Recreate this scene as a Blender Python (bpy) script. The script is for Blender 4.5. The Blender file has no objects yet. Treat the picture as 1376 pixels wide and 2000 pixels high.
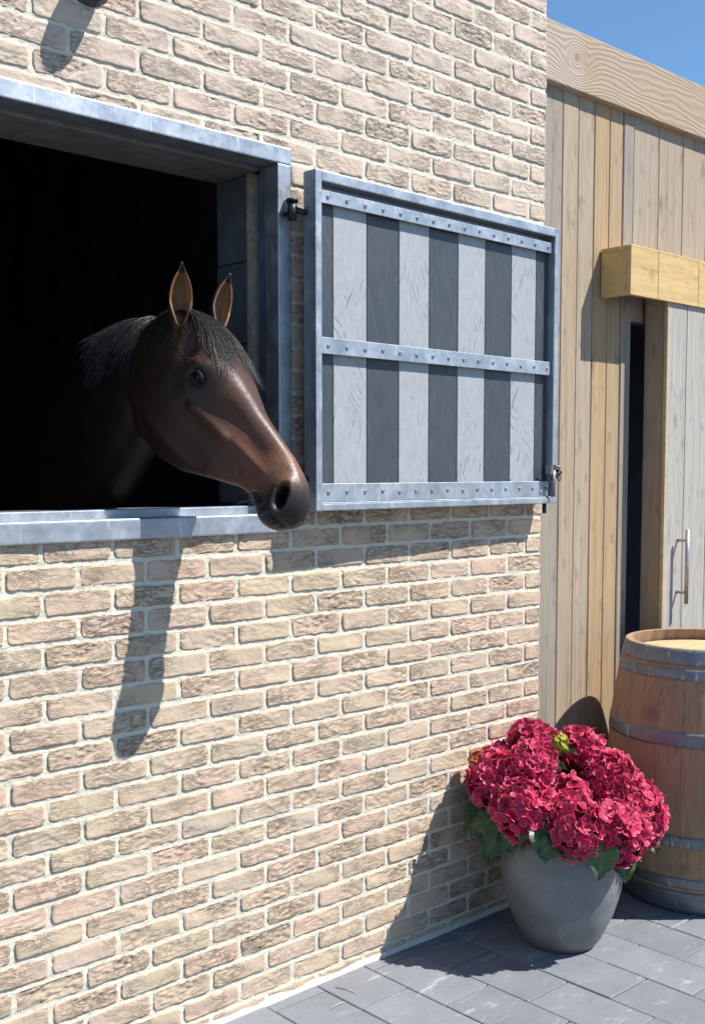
import bpy, bmesh, math, random
import numpy as np
from mathutils import Vector, Matrix, noise
RND = random.Random(7)
scene = bpy.context.scene
COL = scene.collection

# ------------------------------------------------------------------ camera
# metres; the brick wall is the plane y = 0, x runs along it, z = 0 is the first brick course under the sill
CAM = np.array([-1.27192, -2.54097, 0.204216])
CR = np.array([0.73375, -0.679419, 0.000531]); CU = np.array([0.049876, 0.054645, 0.997259]); CF = np.array([0.677586, 0.731713, -0.073983])
FPX, PPX, PPY = 2174.655, 711.725, 1077.862           # focal length and principal point in photo pixels (1376 x 2000)
cam_d = bpy.data.cameras.new('camera'); cam = bpy.data.objects.new('camera', cam_d); COL.objects.link(cam)
cam_d.sensor_fit = 'VERTICAL'; cam_d.sensor_height = 24.0; cam_d.lens = 24.0 * FPX / 2000.0
cam_d.shift_x = -(PPX - 688) / 2000.0; cam_d.shift_y = (PPY - 1000) / 2000.0
cam_d.clip_start = 0.05; cam_d.clip_end = 2000
cam.matrix_world = Matrix(((CR[0], CU[0], -CF[0], CAM[0]), (CR[1], CU[1], -CF[1], CAM[1]), (CR[2], CU[2], -CF[2], CAM[2]), (0, 0, 0, 1)))
scene.camera = cam

# ------------------------------------------------------------------ light
SUNV = Vector((0.83, -1.0, 1.755)).normalized()       # towards the sun, from the shadows in the photograph
EXPOSURE = 0.82
world = bpy.data.worlds.new('World'); scene.world = world; world.use_nodes = True
wt = world.node_tree; wt.nodes.clear()
sky = wt.nodes.new('ShaderNodeTexSky'); sky.sky_type = 'NISHITA'; sky.sun_disc = False
sky.sun_elevation = math.asin(SUNV.z); sky.sun_rotation = math.atan2(SUNV.x, SUNV.y)
sky.air_density = 1.0; sky.dust_density = 0.0; sky.ozone_density = 2.0; sky.altitude = 0
bg = wt.nodes.new('ShaderNodeBackground'); bg.inputs[1].default_value = 0.080
wo = wt.nodes.new('ShaderNodeOutputWorld')
tint = wt.nodes.new('ShaderNodeMix'); tint.data_type = 'RGBA'; tint.blend_type = 'MULTIPLY'; tint.inputs[0].default_value = 1.0; tint.inputs[7].default_value = (0.80, 1.0, 1.14, 1)   # the camera's cool white balance
wt.links.new(sky.outputs[0], tint.inputs[6]); wt.links.new(tint.outputs[2], bg.inputs[0]); wt.links.new(bg.outputs[0], wo.inputs[0])
sd = bpy.data.lights.new('sun', 'SUN'); sd.energy = 5.0; sd.angle = math.radians(0.5); sd.color = (1.0, 0.955, 0.89)
sun = bpy.data.objects.new('sun', sd); COL.objects.link(sun)
sun.location = SUNV * 20; sun.rotation_euler = SUNV.to_track_quat('Z', 'Y').to_euler()
scene.view_settings.view_transform = 'Standard'; scene.view_settings.look = 'None'
scene.view_settings.exposure = EXPOSURE; scene.view_settings.gamma = 1.0
scene.view_settings.use_curve_mapping = False
scene.render.engine = 'CYCLES'
scene.render.resolution_x = 704; scene.render.resolution_y = 1024

# ------------------------------------------------------------------ helpers
ZG = -1.379                                            # pavement level
def project(pts):
    d = np.atleast_2d(pts) - CAM
    w = d @ CF
    return np.c_[PPX + FPX * (d @ CR) / w, PPY - FPX * (d @ CU) / w]
def atdepth(px, py, w):                                # point on a photo pixel's ray at forward depth w
    return CAM + ((px - PPX) / FPX * CR - (py - PPY) / FPX * CU + CF) * w
def tag(o, label=None, cat=None, group=None, kind=None):
    if label: o['label'] = label
    if cat: o['category'] = cat
    if group: o['group'] = group
    if kind: o['kind'] = kind
    return o
def empty(name, loc, label=None, cat=None, rz=0.0):
    o = bpy.data.objects.new(name, None); COL.objects.link(o)
    o.location = loc; o.rotation_euler = (0, 0, rz); o.empty_display_size = 0.1
    return tag(o, label, cat)
def mesh_data(name, v, f, mat=None, smooth=False):
    me = bpy.data.meshes.new(name); me.from_pydata([tuple(map(float, q)) for q in v], [], [tuple(map(int, q)) for q in f]); me.update()
    if mat: me.materials.append(mat)
    if smooth: me.polygons.foreach_set('use_smooth', [True] * len(me.polygons))
    return me
def link(name, me, parent=None, loc=(0, 0, 0), rot=(0, 0, 0), scale=(1, 1, 1)):
    o = bpy.data.objects.new(name, me); COL.objects.link(o)
    o.parent = parent; o.location = loc; o.rotation_euler = rot; o.scale = scale
    return o
def box_mesh(name, sx, sy, sz, mat, bev=0.0, seg=1):
    bm = bmesh.new(); bmesh.ops.create_cube(bm, size=1.0)
    for v in bm.verts: v.co = Vector((v.co.x * sx, v.co.y * sy, v.co.z * sz))
    if bev > 0: bmesh.ops.bevel(bm, geom=list(bm.edges), offset=bev, segments=seg, affect='EDGES', profile=0.6)
    me = bpy.data.meshes.new(name); bm.to_mesh(me); bm.free()
    if mat: me.materials.append(mat)
    return me
def wbox(name, x0, x1, y0, y1, z0, z1, mat, parent=None, bev=0.002, seg=1):
    """a box given by its extents in the parent's own space"""
    me = box_mesh(name, x1 - x0, y1 - y0, z1 - z0, mat, bev, seg)
    pl = parent.location if (parent and parent.type == 'EMPTY' and parent.get('_world', 0)) else Vector((0, 0, 0))
    return link(name, me, parent, Vector(((x0 + x1) / 2, (y0 + y1) / 2, (z0 + z1) / 2)) - pl)
def tube(path, rad, n=8, cap=True):
    """verts, faces of a tube along a path; rad a number or a list"""
    P = [np.array(q, float) for q in path]; k = len(P)
    rad = [rad] * k if np.isscalar(rad) else rad
    V = []; F = []
    ref = np.array([0, 0, 1.0])
    for i in range(k):
        t = P[min(i + 1, k - 1)] - P[max(i - 1, 0)]; t = t / (np.linalg.norm(t) + 1e-12)
        a = np.cross(t, ref)
        if np.linalg.norm(a) < 1e-3: a = np.cross(t, np.array([1.0, 0, 0]))
        a /= np.linalg.norm(a); b = np.cross(t, a)
        for j in range(n):
            th = 2 * math.pi * j / n; V.append(P[i] + rad[i] * (math.cos(th) * a + math.sin(th) * b))
    for i in range(k - 1):
        for j in range(n):
            F.append((i * n + j, i * n + (j + 1) % n, (i + 1) * n + (j + 1) % n, (i + 1) * n + j))
    if cap: F.append(tuple(range(n))[::-1]); F.append(tuple((k - 1) * n + j for j in range(n)))
    return V, F
def lathe(prof, n=32, cap=True):
    """profile of (radius, z), turned round z"""
    V = []; F = []
    for r, z in prof:
        for j in range(n):
            th = 2 * math.pi * j / n; V.append((r * math.cos(th), r * math.sin(th), z))
    for i in range(len(prof) - 1):
        for j in range(n):
            F.append((i * n + j, i * n + (j + 1) % n, (i + 1) * n + (j + 1) % n, (i + 1) * n + j))
    if cap: F.append(tuple(range(n))[::-1]); F.append(tuple((len(prof) - 1) * n + j for j in range(n)))
    return V, F
def merge(parts):
    V = []; F = []
    for v, f in parts:
        o = len(V); V.extend(v); F.extend([tuple(i + o for i in q) for q in f])
    return V, F
def boxvf(x0, x1, y0, y1, z0, z1):
    V = [(x, y, z) for x in (x0, x1) for y in (y0, y1) for z in (z0, z1)]
    return V, [(0, 1, 3, 2), (4, 6, 7, 5), (0, 4, 5, 1), (2, 3, 7, 6), (0, 2, 6, 4), (1, 5, 7, 3)]

# ------------------------------------------------------------------ materials
class NT:
    def __init__(s, name):
        s.m = bpy.data.materials.new(name); s.m.use_nodes = True; s.t = s.m.node_tree; s.t.nodes.clear()
        s.out = s.t.nodes.new('ShaderNodeOutputMaterial'); s.b = s.t.nodes.new('ShaderNodeBsdfPrincipled')
        s.t.links.new(s.b.outputs[0], s.out.inputs[0])
    def n(s, typ, **kw):
        nd = s.t.nodes.new('ShaderNode' + typ)
        for k, v in kw.items(): setattr(nd, k, v)
        return nd
    def set(s, sock, v):
        if isinstance(v, bpy.types.NodeSocket): s.t.links.new(v, sock)
        elif isinstance(v, (tuple, list)) and len(v) == 3 and sock.type == 'RGBA': sock.default_value = (*v, 1)
        else: sock.default_value = v
    def math(s, op, a, b=0.0, c=0.0, clamp=False):
        nd = s.n('Math', operation=op, use_clamp=clamp); s.set(nd.inputs[0], a); s.set(nd.inputs[1], b); s.set(nd.inputs[2], c); return nd.outputs[0]
    def vmath(s, op, a, b=(0, 0, 0)):
        nd = s.n('VectorMath', operation=op); s.set(nd.inputs[0], a); s.set(nd.inputs[1], b); return nd.outputs[0]
    def mul(s, v, k): return s.vmath('MULTIPLY', v, k)
    def add(s, v, k): return s.vmath('ADD', v, k)
    def obj(s): return s.n('TexCoord').outputs['Object']
    def pos(s): return s.n('NewGeometry').outputs['Position']
    def rand(s): return s.n('ObjectInfo').outputs['Random']
    def noise(s, vec, scale=5.0, detail=4.0, rough=0.55, dist=0.0, fac=True):
        nd = s.n('TexNoise'); s.set(nd.inputs['Vector'], vec); s.set(nd.inputs['Scale'], scale); s.set(nd.inputs['Detail'], detail)
        s.set(nd.inputs['Roughness'], rough); s.set(nd.inputs['Distortion'], dist); return nd.outputs['Fac' if fac else 'Color']
    def vor(s, vec, scale=5.0, feature='F1', out='Distance', rnd=1.0):
        nd = s.n('TexVoronoi', feature=feature); s.set(nd.inputs['Vector'], vec); s.set(nd.inputs['Scale'], scale); s.set(nd.inputs['Randomness'], rnd); return nd.outputs[out]
    def ramp(s, f, stops, interp='LINEAR'):
        nd = s.n('ValToRGB'); cr = nd.color_ramp; cr.interpolation = interp
        while len(cr.elements) > len(stops): cr.elements.remove(cr.elements[-1])
        while len(cr.elements) < len(stops): cr.elements.new(0.5)
        for e, (p, c) in zip(cr.elements, stops):
            e.position = p; e.color = (*c, 1) if isinstance(c, (tuple, list)) else (c, c, c, 1)
        s.set(nd.inputs[0], f); return nd.outputs[0]
    def mix(s, f, a, b, mode='MIX'):
        nd = s.n('Mix', data_type='RGBA', blend_type=mode); s.set(nd.inputs[0], f); s.set(nd.inputs[6], a); s.set(nd.inputs[7], b); return nd.outputs[2]
    def maprange(s, f, a, b, c=0.0, d=1.0):
        nd = s.n('MapRange'); s.set(nd.inputs[0], f); s.set(nd.inputs[1], a); s.set(nd.inputs[2], b); s.set(nd.inputs[3], c); s.set(nd.inputs[4], d); return nd.outputs[0]
    def sep(s, v):
        nd = s.n('SeparateXYZ'); s.set(nd.inputs[0], v); return nd.outputs
    def comb(s, x, y, z):
        nd = s.n('CombineXYZ'); s.set(nd.inputs[0], x); s.set(nd.inputs[1], y); s.set(nd.inputs[2], z); return nd.outputs[0]
    def bump(s, h, strength=0.5, dist=0.002, normal=None):
        nd = s.n('Bump'); s.set(nd.inputs['Height'], h); s.set(nd.inputs['Strength'], strength); s.set(nd.inputs['Distance'], dist)
        if normal is not None: s.set(nd.inputs['Normal'], normal)
        return nd.outputs[0]
    def fin(s, col=None, rough=None, metal=None, normal=None, spec=None, **kw):
        if col is not None: s.set(s.b.inputs['Base Color'], col)
        if rough is not None: s.set(s.b.inputs['Roughness'], rough)
        if metal is not None: s.set(s.b.inputs['Metallic'], metal)
        if normal is not None: s.set(s.b.inputs['Normal'], normal)
        if spec is not None: s.set(s.b.inputs['Specular IOR Level'], spec)
        for k, v in kw.items(): s.set(s.b.inputs[k.replace('_', ' ')], v)
        return s.m

BL, BC = 0.196382, 0.0655                              # brick pitch along the wall and per course
JX, JZ = 0.0125, 0.0118                                # joint widths
def brick_material():
    n = NT('brick'); P = n.pos(); x, y, z = n.sep(P)[0:3]
    row = n.math('FLOOR', n.math('ADD', n.math('DIVIDE', z, BC), 0.5))
    par = n.math('MULTIPLY', n.math('ABSOLUTE', n.math('MODULO', row, 2.0)), 0.5)
    colm = n.math('FLOOR', n.math('SUBTRACT', n.math('DIVIDE', x, BL), par))
    wn = n.n('TexWhiteNoise', noise_dimensions='2D'); n.set(wn.inputs[0], n.comb(colm, row, 0.0))
    rnd = wn.outputs['Value']; rc = n.sep(wn.outputs['Color'])
    base = n.ramp(rnd, [(0.0, (0.49, 0.39, 0.28)), (0.22, (0.535, 0.41, 0.30)), (0.42, (0.53, 0.43, 0.305)), (0.6, (0.565, 0.43, 0.325)), (0.78, (0.49, 0.405, 0.315)), (0.92, (0.53, 0.385, 0.30)), (1.0, (0.45, 0.375, 0.305))])
    off = n.add(P, n.mul(wn.outputs['Color'], (7, 7, 7)))
    big = n.noise(n.mul(off, (9, 9, 16)), 1.0, 4, 0.6)
    c = n.mix(n.maprange(big, 0.35, 0.7), base, n.mix(rc[1], (0.47, 0.395, 0.265), (0.58, 0.40, 0.31)))
    # sandy grey dusting, pale lime haze, fine grain, a few dark pores
    fine = n.noise(P, 260, 3, 0.7)
    c = n.mix(n.math('MULTIPLY', n.maprange(fine, 0.3, 0.75), 0.28), c, (0.30, 0.25, 0.20))
    haze = n.noise(off, 14, 5, 0.65)
    c = n.mix(n.maprange(haze, 0.5, 0.8, 0.0, 0.5), c, (0.60, 0.53, 0.46))
    up = n.maprange(z, 0.5, 1.3, 0.0, 0.55)            # paler, greyer bricks higher up, glare on the upper wall put into the colour
    c = n.mix(up, c, (0.53, 0.46, 0.41))
    pore = n.vor(off, 95, 'F1')
    c = n.mix(n.maprange(pore, 0.05, 0.13, 0.55, 0.0), c, (0.10, 0.075, 0.06))
    at = n.n('Attribute', attribute_name='crease'); c = n.mix(n.math('MULTIPLY', at.outputs['Fac'], 0.6), c, (0.14, 0.10, 0.08))  # shade in the folds darkened into the brick colour
    cr = n.noise(n.mul(off, (22, 22, 75)), 1.0, 6, 0.62, 0.9)
    haze2 = n.noise(off, 7, 2, 0.5)
    ridge = n.math('ABSOLUTE', n.math('SUBTRACT', cr, 0.5))
    c = n.mix(n.math('MULTIPLY', n.maprange(ridge, 0.0, 0.025, 1.0, 0.0), n.maprange(haze2, 0.48, 0.64, 0.0, 0.5)), c, (0.17, 0.125, 0.095))  # fine dark lines: more crease shade put into the colour
    h = n.math('ADD', n.math('MULTIPLY', n.maprange(ridge, 0.0, 0.05), n.maprange(haze2, 0.42, 0.62, 0.0, 0.75)), n.math('ADD', n.math('MULTIPLY', fine, 0.35), n.math('MULTIPLY', n.noise(P, 70, 4, 0.6), 0.6)))
    return n.fin(c, 0.93, 0.0, n.bump(h, 0.9, 0.0042), 0.15)
def mortar_material():
    n = NT('mortar'); P = n.pos()
    a = n.noise(P, 30, 5, 0.6); f = n.noise(P, 330, 3, 0.7)
    c = n.mix(n.maprange(a, 0.35, 0.7), (0.61, 0.568, 0.475), (0.535, 0.495, 0.41))
    c = n.mix(n.maprange(f, 0.52, 0.75, 0, 0.45), c, (0.50, 0.46, 0.39))
    h = n.math('ADD', n.math('MULTIPLY', f, 0.5), a)
    return n.fin(c, 0.95, 0.0, n.bump(h, 0.7, 0.003), 0.1)
def steel_material(name='galvanised_steel', base=(0.340, 0.370, 0.412), metal=0.75, streak=True):
    n = NT(name); P = n.obj(); r = n.rand()
    Q = n.add(P, n.comb(n.math('MULTIPLY', r, 9.0), r, n.math('MULTIPLY', r, 5.0)))
    sp = n.vor(Q, 85, 'F1', 'Color'); spv = n.sep(sp)[0]
    cl = n.noise(Q, 16, 5, 0.62)
    st = n.noise(n.mul(Q, (70, 70, 7)), 1.0, 4, 0.6)
    c = n.mix(n.maprange(spv, 0, 1, 0, 0.16), base, tuple(min(1, b * 1.35) for b in base))
    c = n.mix(n.maprange(cl, 0.50, 0.70, 0, 0.8), c, tuple(min(1, b * 1.4) for b in base))
    c = n.mix(n.maprange(cl, 0.28, 0.46, 0.5, 0.0), c, tuple(b * 0.62 for b in base))
    if streak: c = n.mix(n.maprange(st, 0.60, 0.70, 0, 0.55), c, (0.62, 0.66, 0.71))
    ro = n.maprange(n.math('ADD', cl, n.math('MULTIPLY', spv, 0.2)), 0.3, 0.9, 0.38, 0.62)
    return n.fin(c, ro, metal, n.bump(n.math('ADD', cl, n.math('MULTIPLY', st, 0.3)), 0.25, 0.002))
def wood_material(name, fresh, grey, dark, vert=True, knot=0.8, fresh_lo=0.25, fresh_hi=0.75, gscale=1.0):
    """planks: grain runs along local z (vert) or x; each plank differs by its own random number"""
    n = NT(name); P = n.obj(); r = n.rand()
    x, y, z = n.sep(P)[0:3]
    if not vert: P = n.comb(z, y, x)
    Q = n.add(P, n.comb(n.math('MULTIPLY', r, 3.7), n.math('MULTIPLY', r, 11.3), n.math('MULTIPLY', r, 23.1)))
    kn = n.vor(n.mul(Q, (7.5, 0.6, 2.6)), 1.0, 'F1'); kmask = n.maprange(kn, 0.05, 0.42, 1.0, 0.0)
    warp = n.noise(n.mul(Q, (5, 5, 1.2)), 1.0, 3, 0.5)
    gx = n.math('ADD', n.math('MULTIPLY', n.sep(Q)[0], 42.0 * gscale), n.math('ADD', n.math('MULTIPLY', warp, 9.0), n.math('MULTIPLY', kmask, 4.5)))
    rings = n.math('SINE', n.math('MULTIPLY', gx, 3.0))
    fine = n.noise(n.mul(Q, (330, 330, 6)), 1.0, 3, 0.6)
    mid = n.noise(n.mul(Q, (26, 26, 1.3)), 1.0, 5, 0.6)
    blot = n.noise(n.mul(Q, (6, 6, 1.7)), 1.0, 4, 0.55)
    fr = n.math('ADD', n.math('MULTIPLY', n.math('FRACT', n.math('MULTIPLY', r, 7.31)), 0.8), n.math('MULTIPLY', blot, 0.5))
    c = n.mix(n.maprange(fr, fresh_lo + 0.2, fresh_hi + 0.25), grey, fresh)
    c = n.mix(n.maprange(rings, -0.2, 1.0, 0.0, 0.22), c, dark)
    c = n.mix(n.maprange(fine, 0.42, 0.75, 0.0, 0.5), c, dark)
    stk = n.noise(n.mul(Q, (75, 75, 1.1)), 1.0, 4, 0.65)
    c = n.mix(n.maprange(stk, 0.50, 0.70, 0.0, 0.65), c, tuple(0.55 * g for g in fresh))
    c = n.mix(n.maprange(mid, 0.52, 0.78, 0.0, 0.42), c, tuple(min(1, 1.12 * g) for g in grey))
    sp = n.noise(n.mul(Q, (30, 30, 11)), 1.0, 3, 0.5)
    c = n.mix(n.maprange(sp, 0.60, 0.72, 0.0, 0.6), c, tuple(0.5 * g for g in grey))
    core = n.math('MULTIPLY', n.maprange(kn, 0.03, 0.10, 1.0, 0.0), knot)
    c = n.mix(core, c, (dark[0] * 0.5, dark[1] * 0.42, dark[2] * 0.36))
    halo = n.math('MULTIPLY', n.maprange(kn, 0.08, 0.22, 0.5, 0.0), knot)
    c = n.mix(halo, c, dark)
    h = n.math('ADD', n.math('MULTIPLY', rings, 0.25), n.math('ADD', fine, n.math('MULTIPLY', mid, 0.8)))
    return n.fin(c, n.maprange(mid, 0.3, 0.7, 0.62, 0.85), 0.0, n.bump(h, 0.45, 0.0016), 0.25)
def plain(name, col, rough=0.6, metal=0.0, var=0.18, scale=30, bump=0.2, spec=0.4):
    n = NT(name); P = n.obj(); a = n.noise(P, scale, 5, 0.6); b = n.noise(P, scale * 9, 3, 0.6)
    c = n.mix(n.maprange(a, 0.3, 0.7), tuple(q * (1 - var) for q in col), tuple(min(1, q * (1 + var)) for q in col))
    return n.fin(c, rough, metal, n.bump(n.math('ADD', a, n.math('MULTIPLY', b, 0.5)), bump, 0.002), spec)
def paver_material():
    n = NT('slate_grey_paver'); P = n.pos(); r = n.rand()
    Q = n.add(P, n.comb(n.math('MULTIPLY', r, 9), n.math('MULTIPLY', r, 4), 0))
    a = n.noise(Q, 7, 5, 0.62); f = n.noise(P, 420, 2, 0.7); m = n.noise(Q, 45, 4, 0.6)
    c = n.mix(n.maprange(n.math('ADD', n.math('MULTIPLY', a, 0.7), n.math('MULTIPLY', r, 0.35)), 0.3, 0.8), (0.128, 0.140, 0.158), (0.190, 0.204, 0.225))
    c = n.mix(n.maprange(f, 0.35, 0.8, 0.0, 0.4), c, (0.24, 0.25, 0.27))
    c = n.mix(n.maprange(m, 0.55, 0.8, 0.0, 0.35), c, (0.075, 0.08, 0.095))
    sc = n.noise(n.mul(P, (9, 26, 1)), 1.0, 6, 0.7, 0.6)       # lime scuffs
    c = n.mix(n.maprange(sc, 0.58, 0.74, 0.0, 0.75), c, (0.42, 0.43, 0.44))
    spk = n.vor(P, 19, 'F1'); c = n.mix(n.maprange(spk, 0.025, 0.05, 0.8, 0.0), c, (0.5, 0.5, 0.49))
    return n.fin(c, n.maprange(a, 0.3, 0.7, 0.62, 0.8), 0.0, n.bump(n.math('ADD', f, n.math('MULTIPLY', m, 1.5)), 0.4, 0.0015), 0.35)
def scratch_panel_material():
    n = NT('grey_scratched_panel'); P = n.obj(); r = n.rand()
    Q = n.add(P, n.comb(n.math('MULTIPLY', r, 5), 0.0, n.math('MULTIPLY', r, 3)))
    w = n.noise(n.mul(Q, (1, 1, 0.7)), 5, 2, 0.5); x, y, z = n.sep(Q)[0:3]
    def scr(kx, kz, freq, lo, seed, thin):
        t = n.math('ADD', n.math('MULTIPLY', x, kx), n.math('ADD', n.math('MULTIPLY', z, kz), n.math('MULTIPLY', w, 0.16)))
        f = n.math('ABSOLUTE', n.math('SUBTRACT', n.math('FRACT', n.math('MULTIPLY', t, freq)), 0.5))
        msk = n.maprange(n.math('SUBTRACT', n.noise(n.add(Q, (seed, 0, seed)), 5, 2, 0.5), n.math('MULTIPLY', n.math('FRACT', n.math('MULTIPLY', r, 3.7 + seed)), 0.12)), lo - 0.05, lo - 0.02)
        brk = n.maprange(n.noise(n.add(n.mul(Q, (1, 1, 0.6)), (0, 0, seed * 2)), 24, 2, 0.5), 0.45, 0.55)
        return n.math('MULTIPLY', n.maprange(f, 0.0, thin, 1.0, 0.0), n.math('MULTIPLY', msk, brk))
    s = n.math('MAXIMUM', scr(1.0, 0.55, 44, 0.545, 3.1, 0.11), n.math('MAXIMUM', scr(1.0, -0.35, 30, 0.55, 8.7, 0.08), scr(1.0, 0.9, 25, 0.55, 14.2, 0.07)))
    fib = n.noise(n.mul(Q, (60, 60, 22)), 1.0, 5, 0.7, 1.2)
    c = n.mix(n.maprange(fib, 0.3, 0.75), (0.255, 0.27, 0.29), (0.355, 0.37, 0.39))
    c = n.mix(n.math('MULTIPLY', s, 0.9), c, (0.08, 0.095, 0.105))
    return n.fin(c, 0.6, 0.0, n.bump(n.math('SUBTRACT', fib, s), 0.5, 0.0012), 0.35)
def black_panel_material():
    n = NT('black_recycled_panel'); P = n.obj(); r = n.rand()
    Q = n.add(P, n.comb(n.math('MULTIPLY', r, 5), 0.0, n.math('MULTIPLY', r, 3)))
    fib = n.noise(n.mul(Q, (45, 45, 14)), 1.0, 5, 0.7, 1.0); big = n.noise(Q, 5, 3, 0.6)
    scr = n.noise(n.mul(n.add(n.mul(Q, (1, 1, 0.25)), n.comb(n.math('MULTIPLY', n.sep(Q)[2], 0.3), 0, 0)), (110, 1, 6)), 1.0, 2, 0.5)
    c = n.mix(n.maprange(fib, 0.3, 0.75), (0.030, 0.038, 0.047), (0.054, 0.064, 0.077))
    c = n.mix(n.maprange(scr, 0.66, 0.72, 0.0, 0.35), c, (0.16, 0.17, 0.18))
    return n.fin(c, n.maprange(big, 0.3, 0.7, 0.42, 0.6), 0.0, n.bump(fib, 0.35, 0.001), 0.5)

M_BRICK = brick_material(); M_MORTAR = mortar_material()
M_STEEL = steel_material(); M_STEEL_SHADE = steel_material('galvanised_steel_shaded', (0.20, 0.27, 0.36), 0.7, False)  # second steel is a darker, bluer copy: shade of the recesses put into the colour
M_IRON = plain('black_iron', (0.035, 0.04, 0.045), 0.45, 0.6, 0.3, 60, 0.3)
M_BOLT = plain('zinc_bolt', (0.22, 0.235, 0.26), 0.5, 0.8, 0.2, 90, 0.2)
M_PANEL_G = scratch_panel_material(); M_PANEL_B = black_panel_material()
M_BOARD = wood_material('weathered_board', (0.40, 0.295, 0.18), (0.36, 0.295, 0.22), (0.23, 0.175, 0.125), fresh_lo=0.45, fresh_hi=0.95)
M_BOARD_G = wood_material('grey_board', (0.31, 0.265, 0.205), (0.29, 0.255, 0.21), (0.20, 0.18, 0.16), knot=0.7)
M_BOARD_H = wood_material('honey_board', (0.40, 0.28, 0.16), (0.37, 0.275, 0.175), (0.27, 0.165, 0.08), knot=0.9)
M_BOARD_P = wood_material('pale_board', (0.36, 0.285, 0.21), (0.34, 0.28, 0.22), (0.24, 0.19, 0.15), knot=0.9)
M_DOOR = wood_material('silver_grey_board', (0.40, 0.37, 0.33), (0.37, 0.355, 0.33), (0.24, 0.22, 0.20), knot=0.6)
M_JAMB = wood_material('brown_edge_board', (0.42, 0.30, 0.19), (0.36, 0.28, 0.20), (0.20, 0.14, 0.09), knot=0.4)
M_HONEY = wood_material('honey_plywood', (0.56, 0.385, 0.165), (0.55, 0.39, 0.19), (0.38, 0.24, 0.09), vert=False, knot=0.25, gscale=0.5)
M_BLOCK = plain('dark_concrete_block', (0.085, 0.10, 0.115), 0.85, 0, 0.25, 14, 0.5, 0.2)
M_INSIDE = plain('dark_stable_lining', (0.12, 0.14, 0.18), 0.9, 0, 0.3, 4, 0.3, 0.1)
M_PAVER = paver_material()

# ------------------------------------------------------------------ ground
M_YARD = plain('yard_paving', (0.16, 0.165, 0.175), 0.85, 0, 0.2, 1.5, 0.4, 0.2)
yard = link('ground', mesh_data('ground', [(-600, -600, 0), (600, -600, 0), (600, 600, 0), (-600, 600, 0)], [(0, 1, 2, 3)], M_YARD), None, (0, 0, ZG - 0.045))
tag(yard, 'grey yard ground stretching away round the stable', 'ground', kind='structure')
M_SAND = plain('joint_sand', (0.08, 0.08, 0.083), 0.95, 0, 0.3, 60, 0.5, 0.1)
pave = link('pavement', box_mesh('pavement', 7.0, 3.6, 0.034, M_SAND), None, (0.9, -1.8, ZG - 0.026))
tag(pave, 'dark slate grey pavement of oblong pavers laid square to the brick wall', 'pavement', kind='structure')
pv = []
for k in range(3):
    me = box_mesh('paver', 0.1934, 0.3052, 0.05, M_PAVER, 0.0026, 1)
    for v in me.vertices:
        if v.co.z > 0: v.co.z += RND.uniform(-0.0008, 0.0008)
    pv.append(me)
PWX, PWY = 0.1966, 0.3090
npv = 0
for i in range(-6, 11):
    x0 = 0.873 + i * PWX
    ph = -0.207 if i % 2 == 0 else -0.361
    for j in range(-1, 7):
        y1 = ph - (j - 1) * PWY - PWY; yb = y1; yt = y1 + PWY
        if yb > -0.012: continue
        cy = (yb + yt) / 2; sy = 1.0
        if yt > -0.006:
            yt = -0.006; sy = (yt - yb) / PWY; cy = (yb + yt) / 2
        if sy < 0.08: continue
        link('paver', pv[RND.randrange(3)], pave, (x0 + PWX / 2 - 0.9, cy + 1.8, ZG - 0.025 + RND.uniform(-0.0012, 0.0012) - (ZG - 0.026)), (RND.uniform(-.002, .002), RND.uniform(-.003, .003), RND.uniform(-.004, .004)), (1, sy, 1)); npv += 1

# ------------------------------------------------------------------ stable building: brick wall, opening, dark inside
XC = 1.954                                             # brick corner
OX0, OX1, OZ0, OZ1 = -0.44, 0.787, 0.020, 1.115        # hole in the brickwork
IX1 = 0.738                                            # clear opening, right
XL, ZT = -2.4, 2.30
stable = empty('stable_building', (0.2, 0.15, ZG), 'pale brick stable with white joints and a wide open horse window', 'building'); stable['_world'] = 1
def sub_world(name, me, parent, base, loc=(0, 0, 0)): return link(name, me, parent, Vector(loc) - Vector(base))
SB = Vector(stable.location)
MY = 0.0050                                            # mortar face behind the brick faces
def strip(x0, x1, z0, z1, along_x, step):
    """a raked, slightly smeared joint: a noisy grid a little behind the brick faces"""
    V = []; F = []; na = max(2, int((x1 - x0) / step)) if along_x else 3; nb = 3 if along_x else max(2, int((z1 - z0) / step))
    for a in range(na + 1):
        for b in range(nb + 1):
            x = x0 + (x1 - x0) * a / na; z = z0 + (z1 - z0) * b / nb
            s = abs((b / nb if along_x else a / na) * 2 - 1)
            y = 0.0016 - 0.0009 * s + 0.0017 * noise.noise(Vector((x * 30, 0, z * 30))) + 0.0014 * noise.noise(Vector((x * 95, 5, z * 95)))
            V.append((x, y, z))
    for a in range(na):
        for b in range(nb): q = a * (nb + 1) + b; F.append((q, q + nb + 1, q + nb + 2, q + 1))
    return V, F
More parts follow.
